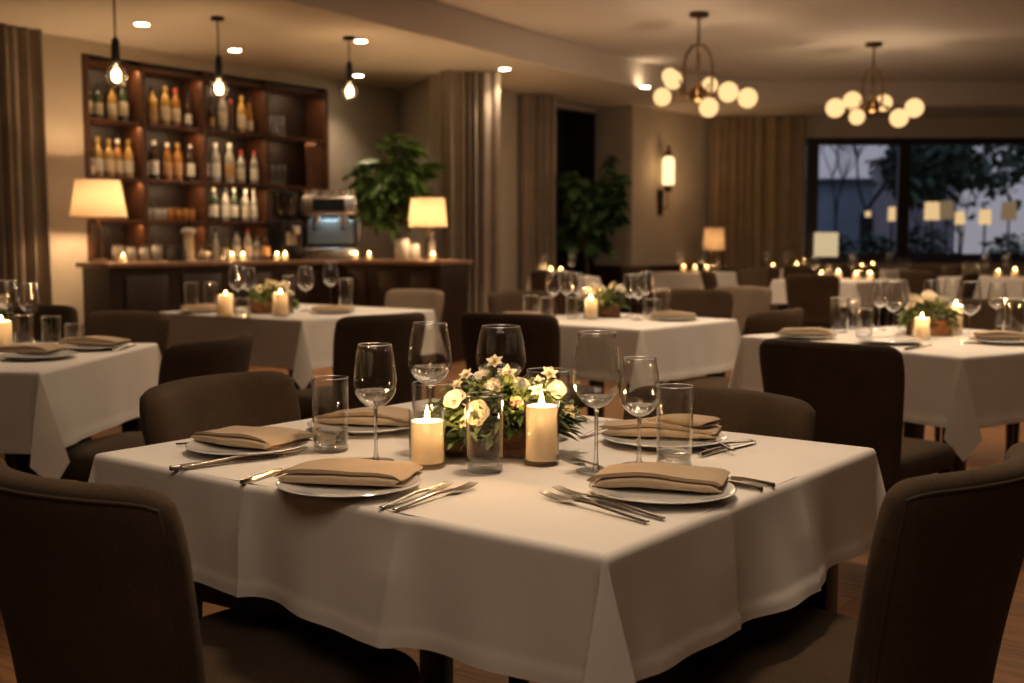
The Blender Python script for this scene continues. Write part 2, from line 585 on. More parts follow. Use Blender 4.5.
def cloth_mesh(Lx, Ly, D, seed, creases=(), wave=0.008, ns=40, zt=0.752):
    rnd = random.Random(seed)
    hx, hy = Lx / 2, Ly / 2
    r0 = 0.012
    ph = [rnd.uniform(0, 6.28) for _ in range(12)]
    S = [0, .006, .013, .02, .03] + [.03 + (D - .03) * k / 14 for k in range(1, 12)] + [D - .026, D - .022, D - .01, D]
    S = sorted(S)
    nr = len(S) - 1
    flare = 0.05

    def drop(a, q=0.0):
        """(outward, down) after running a length a over the edge"""
        if a < r0 * PI / 2:
            th = a / r0
            return r0 * math.sin(th), r0 * (1 - math.cos(th))
        b = a - r0 * PI / 2
        return r0 + flare * b + q * b, r0 + b * 0.995

    m = MB()

    def flat(s, t):
        u, v = -hx + Lx * s, -hy + Ly * t
        e = noise.noise(Vector((u * 3 + seed, v * 3, seed))) * 0.0012
        k = max(abs(u) / hx, abs(v) / hy)
        return (u, v, zt + e * (1 - k ** 4))
    m.grid(flat, ns, ns)

    def side(idx):
        L, h = (Ly, hx) if idx % 2 == 0 else (Lx, hy)

        def g(s, t):
            v = -L / 2 + L * s
            a = S[min(nr, int(round(t * nr)))]
            o, d = drop(a)
            win = min(1.0, (1 - abs(2 * s - 1)) * 5)
            k = max(0.0, (a - 0.02)) / D
            p1, p2, p3 = ph[idx * 3], ph[idx * 3 + 1], ph[idx * 3 + 2]
            w = math.sin(v * 7 + p1) * 0.8 + math.sin(v * 16 + p2 + a * 3) * 0.6 + math.sin(v * 33 + p3 - a * 4) * 0.30
            o += wave * (w + 0.6) * win * k ** 1.1
            for (ci, cv, amp) in creases:
                if ci == idx:
                    o += amp * math.exp(-abs(v - cv) / (0.012 if v > cv else 0.045)) * min(1, .35 + k * 1.6) * win
            if a > D - 0.024:
                o += 0.0016
            return (h + o, v, zt - d)
        return g
    for idx in range(4):
        R = Matrix.Rotation(idx * PI / 2, 4, 'Z')
        m.grid(side(idx), ns, nr, R)
    nth = 28
    for idx in range(4):
        # corner between side idx and idx+1
        h1, h2 = (hx, hy) if idx % 2 == 0 else (hy, hx)
        R = Matrix.Rotation(idx * PI / 2, 4, 'Z')
        fa = rnd.uniform(0.85, 1.1)

        def g(s, t):
            th = s * PI / 2
            a = S[min(nr, int(round(t * nr)))] / max(math.cos(th), math.sin(th))
            q = (s - 0.5) * 2
            o, d = drop(a)
            b = max(0.0, a - 0.02)
            aq = abs(q)
            f = (aq / 0.36) if aq < 0.36 else max(0.0, (1 - (aq - 0.36) / 0.64)) ** 1.4
            tang = (1 if q > 0 else -1) * f * 0.19 * fa * b
            bump = (0.20 * (1 - aq ** 2.2)) * b * fa
            x = h1 + o * math.cos(th) + bump * 0.7071 - tang * 0.7071
            y = h2 + o * math.sin(th) + bump * 0.7071 + tang * 0.7071
            lat = math.hypot(bump, tang)
            if b > 1e-4:
                d = d * math.sqrt(max(0.3, 1 - min(0.6, (lat / b) ** 2)))
            return (x, y, zt - d)
        m.grid(g, nth, nr, R)
    return m.mesh('tablecloth', M_CLOTH, weld=2e-4, sharp=math.radians(60))


class Table:
    pass


def table(where, F, L, R, D, seed, creases=(), wave=0.008, legs=True):
    """F, L, R: front, left and right corners of the top in plan. where: how one finds this table"""
    t = Table()
    F, L, R = [Vector((p[0], p[1])) for p in (F, L, R)]
    ex, ey = R - F, L - F
    a1, a2 = math.atan2(ex.y, ex.x), math.atan2(ey.y, ey.x)
    k = ((a2 - a1) - PI / 2) / 2       # square the corner up
    a1, a2 = a1 + k, a2 - k
    lens = []
    for a, q in ((a1, R), (a2, L)):    # each side ends in the same sight line as before
        d = Vector((math.cos(a), math.sin(a)))
        r = q.x / q.y
        lens.append(d * ((r * F.y - F.x) / (d.x - r * d.y)))
    ex, ey = lens
    L, R = F + ey, F + ex
    t.F = F
    c = (L + R) / 2
    t.Lx, t.Ly = ex.length, ey.length
    t.ang = ang(ex)
    t.c = c
    t.where = where
    tb = thing('dining_table', 'dark wooden table under the white cloth, ' + where, 'table', (c.x, c.y, 0), t.ang, None)
    top = MB().box((0, 0, .728), (t.Lx - .02, t.Ly - .02, .036)).mesh('tabletop', M_DWOOD, bevel=.004)
    part('tabletop', top, tb)
    lg = cached('tleg', lambda: MB().box((0, 0, .355), (.065, .065, .71)).mesh('leg', M_DWOOD, bevel=.004))
    for sx in (-1, 1):
        for sy in (-1, 1):
            part('leg', lg, tb, (sx * (t.Lx / 2 - .075), sy * (t.Ly / 2 - .075), 0))
    cl = part('tablecloth', cloth_mesh(t.Lx, t.Ly, D, seed, creases, wave, 110 if creases else 40), None, (c.x, c.y, 0), (0, 0, t.ang))
    tag(cl, 'white linen tablecloth with hanging corners on ' + where, 'tablecloth')
    return t


ZT = 0.7535   # top of the cloth

# ------------------------------------------------------------------ builders: tableware


def plate_mesh():
    return MB().lathe([(0, .004), (.07, .004), (.075, 0), (.080, .001), (.082, .006), (.110, .0095), (.128, .0135), (.130, .015), (.128, .0165), (.108, .0125), (.084, .0090), (.070, .0075), (0, .007)], 56).mesh('plate', M_CERAM)


def plate(label, p, group=None, s=1.0):
    o = part('plate', cached('plate', plate_mesh), None, (p[0], p[1], ZT), scale=(s, s, s))
    return tag(o, label, 'plate', group)


def napkin_mesh(seed, L=0.235, W=0.115, layers=3, taper=0.25, pitch=0.0075, tail=0.0):
    """cloth folded back and forth, the folds rolled along the front"""
    rnd = random.Random(seed)
    th = 0.0056
    pitch = 0.0078
    path = []
    z = 0.004
    for k in range(layers):
        y0, y1 = (W / 2, -W / 2) if k % 2 == 0 else (-W / 2, W / 2)
        sh = 0.006 * rnd.uniform(-1, 1)
        for i in range(9):
            q = i / 8
            path.append((y0 + (y1 - y0) * q * 0.999 + sh * math.sin(q * PI), z))
        if k < layers - 1:
            sgn = 1 if y1 > y0 else -1
            for i in range(1, 4):
                a = -PI / 2 + PI * i / 4
                path.append((y1 + sgn * pitch / 2 * math.cos(a) * 1.3, z + pitch / 2 + pitch / 2 * math.sin(a)))
            z += pitch
    n = len(path)
    nor = []
    for i in range(n):
        a, b = path[max(i - 1, 0)], path[min(i + 1, n - 1)]
        d = Vector((b[0] - a[0], b[1] - a[1])).normalized()
        nor.append((-d.y, d.x))
    loop = [(p[0] + q[0] * th / 2, p[1] + q[1] * th / 2) for p, q in zip(path, nor)] + [(p[0] - q[0] * th / 2, p[1] - q[1] * th / 2) for p, q in reversed(list(zip(path, nor)))]
    m = MB()
    nl = 22
    c = len(loop)
    v = []
    for i in range(nl + 1):
        s = i / nl
        x = -L / 2 + L * s
        k = (1 - taper * (1 - s))
        lift = 0.004 * math.sin(PI * s) + tail * max(0, 0.35 - s) ** 2 * 4
        puff = (0.80 + 0.25 * math.sin(PI * min(1, s * 1.05)) + 0.08 * math.sin(7 * s + seed)) * (1 - .30 * max(0, abs(2 * s - 1) - .90) / .10)
        for (y, zz) in loop:
            xs = x + (0.006 * math.sin(3 * zz / pitch + seed) - .004) * (1 if s > .5 else -1) * abs(2 * s - 1) ** 3 + 0.02 * (y / W) + 0.05 * taper * (0.5 - zz / (layers * pitch)) * (1 if s < .5 else 0) * (1 - 2 * s)
            v.append((xs, y * k + 0.004 * math.sin(5 * s + seed), zz * puff + lift * (zz / (layers * pitch)) + 0.0024 * noise.noise(Vector((x * 18, y * 22, seed + zz * 45)))))
    f = []
    for i in range(nl):
        for k in range(c):
            j = (k + 1) % c
            f.append((i * c + k, i * c + j, (i + 1) * c + j, (i + 1) * c + k))
    for i in range(n - 1):        # close both ends, strip by strip
        f.append((i, i + 1, c - 2 - i, c - 1 - i))
        b = nl * c
        f.append((b + i + 1, b + i, b + c - 1 - i, b + c - 2 - i))
    m.add(v, f)
    return m.mesh('napkin', M_NAPKIN, sharp=math.radians(75))


def napkin(label, p, rz, z=None, seed=1, L=.235, W=.115, layers=3, taper=.25, tail=0.0, group=None):
    me = cached(('napkin', seed, L, W, layers, taper, tail), lambda: napkin_mesh(seed, L, W, layers, taper, tail=tail))
    o = part('napkin', me, None, (p[0], p[1], (ZT + .0118) if z is None else z), (0, 0, rz))
    return tag(o, label, 'napkin', group)


def lathe_cached(key, name, prof, n, mat):
    return cached(key, lambda: MB().lathe(prof, n).mesh(name, mat, sharp=math.radians(50)))


WINE = dict(
    foot=[(0, .0022), (.012, .003), (.030, .0022), (.0345, .0012), (.0345, .0002), (.010, .0006), (0, .0006)],
)


def rim(parent, r, z, hi):
    def mk():
        k = .0010 if hi else .0016
        return MB().lathe([(r - .0006 + k * math.cos(a * PI / 4), z + k * math.sin(a * PI / 4)) for a in range(9)], 40 if hi else 18).mesh('rim', M_RIM, weld=1e-6)
    part('rim', cached(('rim', round(r, 4), round(z, 4), hi), mk), parent)


def wine_glass(label, p, h=.225, w=.081, hi=True, group=None, mat=None, fill=0.0, z=None):
    k = w / .081
    hb = h * 0.455                 # where the bowl starts
    g = thing('wine_glass', label, 'glass', (p[0], p[1], ZT if z is None else z), 0, group)
    key = ('wine', round(h, 3), round(w, 3), hi)
    n = 40 if hi else 20
    r = w / 2
    H = h - hb
    bowl = [(.0042, hb), (.010, hb + .014 * H), (.019 * k, hb + .05 * H), (.0295 * k, hb + .13 * H), (r * .93, hb + .24 * H), (r * .995, hb + .36 * H), (r * .99, hb + .47 * H), (r * .94, hb + .65 * H), (r * .86, hb + .84 * H), (r * .775, h)]
    if hi:
        inner = [(a - .0011, b) for a, b in reversed(bowl[2:])] + [(.012, hb + .045 * H), (0, hb + .035 * H)]
        prof = bowl + [(r * .775 - .0004, h + .0005)] + inner
    else:
        prof = bowl
    part('bowl', cached(('b',) + key, lambda: MB().lathe(prof, n).mesh('bowl', M_GLASS if hi else M_GLASSF, sharp=PI)), g)
    rim(g, r * .775, h, hi)
    if hi and fill:
        pts = [(0, hb + .037 * H), (.012, hb + .048 * H)] + [(q - .0013, zq) for q, zq in bowl[2:]]
        pr = []
        for (r0, z0), (r1, z1) in zip(pts, pts[1:]):
            pr.append((r0, z0))
            zf = hb + fill * H
            if z1 >= zf:
                pr.append((r0 + (r1 - r0) * (zf - z0) / (z1 - z0), zf)); pr.append((0, zf - .0004)); break
        part('water', MB().lathe(pr, n).mesh('water', M_WATER, sharp=math.radians(50)), g)
    st = [(.0075, .0025), (.0048, .012), (.0036, .03), (.0034, hb * .6), (.0038, hb * .9), (.0048, hb), (.0075, hb + .02 * H)]
    part('stem', cached(('s',) + key, lambda: MB().lathe([(0, .0025)] + st + [(0, hb + .022 * H)], 14 if hi else 8).mesh('stem', M_SGLASS if hi else M_GLASSF)), g)
    part('foot', cached(('f',) + key, lambda: MB().lathe([(a * k, b) for a, b in WINE['foot']], n).mesh('foot', M_BGLASS if hi else M_GLASSF)), g)
    return g


def tumbler(label, p, h=.145, w=.07, hi=True, group=None, z=None, flare=0.94, cat='glass', name='tumbler', fill=0.0):
    g = thing(name, label, cat, (p[0], p[1], ZT if z is None else z), 0, group)
    r = w / 2
    key = ('tum', round(h, 3), round(w, 3), hi, flare)
    n = 40 if hi else 18
    prof = [(r * flare, .008), (r * (flare + .02), .012), (r * .985, h * .5), (r, h - .001), (r - .0006, h), (r - .0014, h - .001), (r * .985 - .0014, h * .5), (r * flare - .0015, .014)]
    if not hi:
        prof = prof[:4]
    part('side', cached(('a',) + key, lambda: MB().lathe(prof, n).mesh('side', M_GLASS if hi else M_GLASSF, sharp=PI)), g)
    rim(g, r, h, hi)
    if fill:
        q = r * flare - .0019
        part('water', MB().lathe([(0, .0135), (q - .002, .0138), (q, .016), (q + (r - r * flare) * fill, h * fill), (0, h * fill - .0003)], n).mesh('water', M_WATER, sharp=math.radians(50)), g)
    base = [(0, 0), (r * flare - .003, 0), (r * flare, .003), (r * flare, .010), (r * flare - .004, .0125), (0, .0105)]
    part('thick_base', cached(('b',) + key, lambda: MB().lathe(base, n).mesh('thick_base', M_BGLASS if hi else M_GLASSF)), g)
    return g


def candle(where, p, h=.08, r=.03, holder=None, hi=True, z=None, energy=1.3, group=None, fl=1.0):
    """pillar candle; holder (r, h) gives the glass that it stands in"""
    z = ZT if z is None else z
    zb = z
    if holder:
        hr, hh = holder
        g = thing('candle_holder', 'clear glass around ' + where, 'candle holder', (p[0], p[1], z), 0, group and group + ' holders')
        n = 40 if hi else 18
        prof = [(hr - .001, .006), (hr, .009), (hr, hh), (hr - .0012, hh), (hr - .0012, .008)] if hi else [(hr, .004), (hr, hh)]
        part('side', cached(('ch', hr, hh, hi), lambda: MB().lathe(prof, n).mesh('side', M_GLASS if hi else M_GLASSF, sharp=PI)), g)
        part('thick_base', cached(('cb', hr, hi), lambda: MB().lathe([(0, 0), (hr - .002, 0), (hr, .002), (hr, .006), (hr - .002, .0075), (0, .0075)], n).mesh('thick_base', M_BGLASS if hi else M_GLASSF)), g)
        zb += .008
    c = thing('candle', where, 'candle', (p[0], p[1], zb), 0, group)
    n = 40 if hi else 18
    wax = part('wax', cached(('wax', h, r, hi), lambda: MB().lathe([(0, 0), (r - .002, 0), (r, .002), (r, h - .003), (r - .0015, h - .0008), (r - .005, h - .001), (r * .5, h - .004), (.004, h - .006), (0, h - .006)], n).mesh('wax', M_WAX)), c)
    part('wick', cached('wick', lambda: MB().tube([(0, 0, 0), (.0005, 0, .006), (.0018, 0, .011)], .0011, 6).mesh('wick', M_WICK)), c, (0, 0, h - .007))
    fp = [(0, 0), (.0030, .003), (.0046, .008), (.0043, .013), (.0028, .020), (.0012, .027), (0, .032)]
    part('flame', cached(('flame', hi), lambda: MB().lathe([(a * (1 if hi else 1.25), b * (1 if hi else 1.1)) for a, b in fp], 12).mesh('flame', M_FLAME)), c, (0, 0, h - .003), scale=(fl, fl, fl) if hi else (fl * .8, fl * .8, fl * .72))
    lamp('POINT', (p[0], p[1], zb + h + .016), energy, (1.0, 0.60, 0.28), .008)
    lamp('POINT', (p[0], p[1], zb + h - .014), energy * (.065 if hi else .11), (1.0, 0.70, 0.40), .012)  # added light inside the wax to make its top glow
    return c


def strip_mesh(name, st, mat, th=.0016, extra=None):
    """flat bar: stations (x, halfwidth, z, crown)"""
    m = MB()
    v, f = [], []
    for x, w, z, cr in st:
        v += [(x, -w, z + cr), (x, -w * .5, z + th), (x, w * .5, z + th), (x, w, z + cr), (x, w, z + cr - th * .6), (x, 0, z - th * .3 + min(0, cr)), (x, -w, z + cr - th * .6)]
    k = 7
    for i in range(len(st) - 1):
        for j in range(k):
            f.append((i * k + j, i * k + (j + 1) % k, (i + 1) * k + (j + 1) % k, (i + 1) * k + j))
    f.append(tuple(range(k - 1, -1, -1))); f.append(tuple(range((len(st) - 1) * k, len(st) * k)))
    m.add(v, f)
    if extra:
        extra(m)
    return m.mesh(name, mat, sharp=math.radians(50))


def fork_meshes():
    h = strip_mesh('handle', [(-.100, .0030, .003, 0), (-.099, .0048, .003, 0), (-.08, .0052, .0035, 0), (-.04, .0040, .006, 0), (0, .0028, .008, 0), (.025, .0027, .007, 0), (.036, .004, .006, 0)], M_STEEL, .0022)

    def tines(m):
        for k in range(4):
            y = -.0088 + k * .00587
            m.tube([(.056, y, .0035), (.070, y, .004), (.085, y * .97, .0052), (.100, y * .93, .0085)], [.0016, .0015, .0013, .0007], 6)
    t = strip_mesh('tines', [(.034, .0038, .006, 0), (.040, .0075, .005, .0012), (.048, .0105, .004, .002), (.058, .0108, .0035, .001)], M_STEEL, .0016, tines)
    return h, t


def knife_meshes():
    h = strip_mesh('handle', [(-.110, .003, .002, 0), (-.108, .0058, .002, 0), (-.08, .0060, .003, 0), (-.03, .0045, .004, 0), (0, .0042, .003, 0)], M_STEEL, .005)
    b = strip_mesh('blade', [(-.002, .0045, .003, 0), (.012, .0075, .002, 0), (.05, .0085, .0015, 0), (.09, .0080, .0015, 0), (.105, .0055, .0015, 0), (.112, .001, .0015, 0)], M_STEEL, .0013)
    return h, b


def spoon_meshes():
    h = strip_mesh('handle', [(-.095, .003, .003, 0), (-.093, .0055, .003, 0), (-.07, .005, .0035, 0), (-.02, .0033, .008, 0), (.03, .003, .008, 0), (.045, .004, .004, 0)], M_STEEL, .0022)
    m = MB()

    def g(s, t):
        a = 2 * PI * s
        r = t
        return (.068 + .028 * r * math.cos(a), .0175 * r * math.sin(a) * (1 - .12 * math.cos(a)), .001 + .0055 * r * r)
    m.grid(g, 28, 7)
    return h, m.mesh('bowl', M_STEEL, weld=1e-5)


def cutlery(kind, label, p_handle, p_tip, group=None, zoff=0.0, base=0.2):
    a, b = Vector(p_handle), Vector(p_tip)
    d = b - a
    s = d.length / base
    o = thing(kind, label, kind.replace('dinner_', '').replace('table_', ''), ((a.x + b.x) / 2, (a.y + b.y) / 2, ZT + zoff), ang(d), group, (s, 1.0 if s > 1 else s, 1))
    h, t = cached(kind, {'dinner_fork': fork_meshes, 'table_knife': knife_meshes, 'spoon': spoon_meshes}[kind])
    part('handle', h, o)
    part({'dinner_fork': 'tines', 'table_knife': 'blade', 'spoon': 'bowl'}[kind], t, o)
    return o


# ------------------------------------------------------------------ builders: flowers


def rose_mesh(seed, r=.022):
    rnd = random.Random(seed)
    m = MB()
    for ring, (n, rr, tilt, zz) in enumerate(((5, 1.0, .55, 0), (5, .8, .85, .002), (4, .56, 1.15, .004), (3, .34, 1.35, .006))):
        for k in range(n):
            a = 2 * PI * k / n + ring * .6 + rnd.uniform(-.15, .15)
            R = Matrix.Rotation(a, 4, 'Z')
            L = r * rr * 1.15
            wd = r * rr * .95

            def g(s, t, L=L, wd=wd, tilt=tilt, zz=zz):
                v = t
                w = wd * math.sin(PI * min(.93, .12 + .80 * v)) * (2 * s - 1)
                out = L * v * math.cos(tilt * (1 - .45 * v * v)) + .002
                up = L * v * math.sin(tilt * (1 - .45 * v * v)) + zz
                curl = .35 * w * w / (wd + 1e-6)
                return (out - curl * math.cos(tilt) * .6, w, up + curl * .9)
            m.grid(g, 6, 6, R)
    m.sphere((0, 0, r * .35), r * .2, 8, 6)
    return m.mesh('flower', M_PETAL, sharp=PI)


def star_mesh(seed, r=.02, n=6):
    rnd = random.Random(seed)
    m = MB()
    for layer in range(2):
        for k in range(n):
            a = 2 * PI * (k + .5 * layer) / n + rnd.uniform(-.12, .12)
            L = r * (1 if layer == 0 else .72)
            tl = (.25 if layer == 0 else .75) + rnd.uniform(-.1, .1)

            def g(s, t, L=L, tl=tl):
                w = L * .30 * math.sin(PI * t ** .75) * (2 * s - 1)
                return (L * t * math.cos(tl), w, L * t * math.sin(tl) + .3 * abs(w) + .002)
            m.grid(g, 4, 5, Matrix.Rotation(a, 4, 'Z'))
    return m.mesh('flower', M_PETAL, sharp=PI)


def leaf_on(m, p, d, L, w, rnd, curl=.3):
    d = Vector(d).normalized()
    up = Vector((0, 0, 1))
    side = d.cross(up)
    if side.length < 1e-3:
        side = Vector((1, 0, 0))
    side.normalize()
    ro = rnd.uniform(-.7, .7)
    nrm = side.cross(d)
    side, nrm = side * math.cos(ro) + nrm * math.sin(ro), nrm * math.cos(ro) - side * math.sin(ro)
    v = []
    st = ((0, .12), (.25, .8), (.55, 1.0), (.8, .6), (1, .02))
    for t, k in st:
        c = Vector(p) + d * L * t - up * curl * L * t * t
        v += [c - side * w * k + nrm * w * k * .25, c, c + side * w * k + nrm * w * k * .25]
    f = []
    for i in range(len(st) - 1):
        for j in range(2):
            f.append((i * 3 + j, i * 3 + j + 1, i * 3 + 4 + j, i * 3 + 3 + j))
    m.add(v, f)


def greens_mesh(seed, LX, LY, H, n, mat, leafL=(.022, .045), lw=.2):
    rnd = random.Random(seed)
    m = MB()
    for _ in range(n):
        a, rr = rnd.uniform(0, 2 * PI), math.sqrt(rnd.random())
        x, y = LX * rr * math.cos(a), LY * rr * math.sin(a)
        z = H * (.15 + .85 * rnd.random()) * (1 - .55 * rr * rr)
        d = Vector((math.cos(a) * (.3 + rr) + rnd.uniform(-.5, .5), math.sin(a) * (.3 + rr) + rnd.uniform(-.5, .5), .9 - .9 * rr + rnd.uniform(-.3, .5)))
        L = rnd.uniform(*leafL)
        leaf_on(m, (x, y, z), d, L, L * lw * rnd.uniform(.7, 1.2), rnd)
    return m.mesh('foliage', mat, sharp=PI)


# ------------------------------------------------------------------ builders: bottles


def bottle_kind(kind):
    K = {
        'round': [(0, 0), (.034, 0), (.037, .003), (.037, .17), (.034, .195), (.018, .225), (.0135, .24), (.0135, .285), (.015, .287), (.015, .297), (0, .297)],
        'tall': [(0, 0), (.034, 0), (.037, .003), (.037, .19), (.030, .22), (.0155, .255), (.0135, .30), (.0150, .302), (.0150, .315), (0, .315)],
        'squat': [(0, 0), (.045, 0), (.048, .004), (.048, .12), (.043, .145), (.020, .17), (.016, .18), (.016, .21), (.018, .212), (.018, .222), (0, .222)],
        'slim': [(0, 0), (.028, 0), (.031, .003), (.033, .15), (.025, .20), (.0125, .25), (.0125, .315), (.014, .318), (.014, .328), (0, .328)],
    }[kind]
    return K


def bottle(label, loc, kind, body, lab, capm, s=1.0, group=None):
    prof = bottle_kind(kind)
    b = thing('liquor_bottle', label, 'bottle', loc, RND.uniform(-.3, .3) - 2.1, group, (s * 1.16, s * 1.16, s * 1.05))
    part('body', cached(('bot', kind, body.name), lambda: MB().lathe(prof, 20).mesh('body', body)), b)
    R = prof[3][0] + .0006
    zt = prof[3][1]
    if lab:
        part('paper_label', cached(('lab', kind, lab.name), lambda: MB().grid(lambda u, v: (R * math.cos((u - .5) * 3.6), R * math.sin((u - .5) * 3.6), zt * (.22 + .58 * v)), 16, 2).mesh('paper_label', lab)), b, rot=(0, 0, .5))
    top = prof[-1][1]
    part('cap', cached(('cap', kind, capm.name), lambda: MB().lathe([(.0142, top - .035), (.0165, top - .034), (.0165, top + .003), (0, top + .003)], 14).mesh('cap', capm)), b)
    return b

# ================================================================== the room
ZL, ZU = 2.95, 3.25          # lowered edge of the ceiling, raised middle
wl = Vector((0.582, 0.813))          # along the bar wall
wn = Vector((0.813, -0.582))         # out of the bar wall into the room
W0 = Vector((-3.85, 10.5))


def hit(px, p0, d):
    """plan point where the sight line of column px meets the line p0 + s*d"""
    r = ray(px, 250)
    k = r.x / r.y
    s = (k * p0[1] - p0[0]) / (d[0] - k * d[1])
    return Vector((p0[0] + s * d[0], p0[1] + s * d[1]))


WA = W0 - wl * 7.2
WB = hit(400, W0, wl)
WC = Vector((-0.80, 12.75))
WD = Vector((0.55, 15.3))
WE = Vector((1.15, 16.1))
WF = Vector((1.62, 15.65))
WG = Vector((2.92, 17.2))
YF = 17.2
XR = 9.0

floor = struct('floor', MB().add([(-9, -3.2, 0), (XR + .2, -3.2, 0), (XR + .2, YF + .2, 0), (-9, YF + .2, 0)], [(0, 1, 2, 3)]).mesh('floor', M_FLOOR, smooth=False))


def wall(name, a, b, z0=0.0, z1=ZU + .1, mat=M_WALL, th=.12):
    a, b = Vector(a), Vector(b)
    d = (b - a).normalized()
    n = Vector((-d.y, d.x))           # away from the room for a left-to-right walk
    poly = [tuple(a), tuple(b), tuple(b + n * th), tuple(a + n * th)]
    return struct(name, MB().prism(poly, z0, z1).mesh(name, mat, smooth=False))


wall('wall_alcove_return', WB, WC)
wall('wall_curtain', WC, WD)
# the dark doorway between WD and WE: lintel over a shallow recess, its unlit depth painted near black
wall('wall_lintel', WD, WE, 2.90, ZU + .1)
od = (WE - WD).normalized(); on = Vector((-od.y, od.x))
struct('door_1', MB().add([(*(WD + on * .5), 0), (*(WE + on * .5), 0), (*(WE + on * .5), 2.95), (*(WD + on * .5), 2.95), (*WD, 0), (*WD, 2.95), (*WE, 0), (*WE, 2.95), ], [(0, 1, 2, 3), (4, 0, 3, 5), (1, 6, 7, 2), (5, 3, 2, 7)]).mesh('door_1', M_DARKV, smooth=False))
wall('wall_pier', WE, WF)
wall('wall_sconce', WF, WG)
wall('wall_side_left', (-8.06, -3.1), WA)
wall('wall_right', (XR, YF), (XR, -3.1))
wall('wall_front', (XR, -3.1), (-8.06, -3.1))
# far wall with the long window
WX0, WX1 = hit(804, (0, YF), (1, 0)).x, 8.7
WZ0 = PD(900, 258, YF).z
WZ1 = PD(900, 138, YF).z
wall('wall_back', (WG.x, YF), (WX0, YF))
wall('wall_back_below', (WX0, YF), (WX1, YF), 0, WZ0)
wall('wall_back_above', (WX0, YF), (WX1, YF), WZ1, ZU + .1)
wall('wall_back_end', (WX1, YF), (XR, YF))

# dark dado along the sconce wall and the pier
for nm, a, b in (('trim_1', WE, WF), ('trim_2', WF, WG)):
    d = (b - a).normalized(); n = Vector((-d.y, d.x))
    struct(nm, MB().prism([tuple(a - n * .004), tuple(b - n * .004), tuple(b - n * .03), tuple(a - n * .03)], 0, .80).mesh(nm, M_WALNUT, smooth=False))
for i, (a, b) in enumerate(((WA, WB), (WB, WC), (WC, WD))):
    d = (b - a).normalized(); n = Vector((-d.y, d.x))
    nm = 'baseboard_' + ('left', 'return', 'curtain')[i]
    struct(nm, MB().prism([tuple(a - n * .003), tuple(b - n * .003), tuple(b - n * .018), tuple(a - n * .018)], 0, .11).mesh(nm, M_WALNUT, smooth=False))

# ceiling: raised middle plus a lowered border with a vertical edge
struct('ceiling', MB().add([(-9, -3.2, ZU), (XR + .2, -3.2, ZU), (XR + .2, YF + .2, ZU), (-9, YF + .2, ZU)], [(3, 2, 1, 0)]).mesh('ceiling', M_CEIL, smooth=False))
edge = [P(x, y, ZL) for x, y in ((400, 29), (456, 43), (520, 60), (590, 76), (640, 88), (690, 98), (745, 103), (820, 104.5), (920, 105), (1024, 105))]
e0 = edge[0] - (edge[1] - edge[0]).normalized() * 11.5
edge = [e0] + edge + [Vector((XR + .1, edge[-1].y, ZL))]
poly = [(p.x, p.y) for p in edge] + [(XR + .1, YF + .15), (WG.x, YF + .15), (0.2, YF), (-2.4, YF), (-9, 10.0), (-9, e0.y)]
m = MB()
n_ = len(poly)
m.add([(x, y, ZL) for x, y in poly], [tuple(range(n_))])
struct('ceiling_border', m.mesh('ceiling_border', M_SOFF, smooth=False))
m = MB()
for i in range(len(edge) - 1):
    a, b = edge[i], edge[i + 1]
    m.add([(a.x, a.y, ZL), (b.x, b.y, ZL), (b.x, b.y, ZU), (a.x, a.y, ZU)], [(0, 1, 2, 3)])
struct('trim_3', m.mesh('trim_3', M_TRIM, smooth=False))

# ------------------------------------------------------------------ window_1 and what lies outside
win = bpy.data.objects.new('window_1', None); COL.objects.link(win); win['kind'] = 'structure'
m = MB()
zc = (WZ0 + WZ1) / 2
xs = [hit(px, (0, YF), (1, 0)).x for px in (811, 902, 1050, 1140)]
m.box(((WX0 + WX1) / 2, YF + .03, WZ1 - .05), (WX1 - WX0, .09, .10))
m.box(((WX0 + WX1) / 2, YF + .03, WZ0 + .03), (WX1 - WX0, .09, .06))
for i, x in enumerate(xs):
    m.box((x, YF + .03, zc), (.17 if i < 2 else .14, .08, WZ1 - WZ0 - .01))
part('frame', m.mesh('frame', M_DWOOD, smooth=False), win)
for i in range(len(xs)):
    a = xs[i] + .08
    b = (xs[i + 1] - .08) if i < len(xs) - 1 else WX1
    part('glass_pane', MB().add([(a, YF + .04, WZ0 + .05), (b, YF + .04, WZ0 + .05), (b, YF + .04, WZ1 - .08), (a, YF + .04, WZ1 - .08)], [(0, 1, 2, 3)]).mesh('glass_pane', M_PANE, smooth=False), win)
struct('trim_4', MB().box(((WX0 + WX1) / 2, YF - .10, WZ0 - .02), (WX1 - WX0, .22, .04)).mesh('trim_4', M_DWOOD, bevel=.004))
struct('ground', MB().add([(-10, YF + .2, -.05), (40, YF + .2, -.05), (40, 70, -.05), (-10, 70, -.05)], [(0, 1, 2, 3)]).mesh('ground', pm('garden_ground', (.05, .06, .05), .9, var=.4, scale=.8), smooth=False))

M_OTREE = pm('dusk_bark', (.030, .027, .026), .9)
M_OLEAF = pm('dusk_leaves', (.06, .085, .05), .8, var=.6, scale=3)
M_OBLD = pm('pinkish_render', (.42, .33, .33), .9, var=.12, scale=1.2)
M_OBLD2 = pm('grey_render', (.36, .38, .42), .9, var=.12, scale=.8)


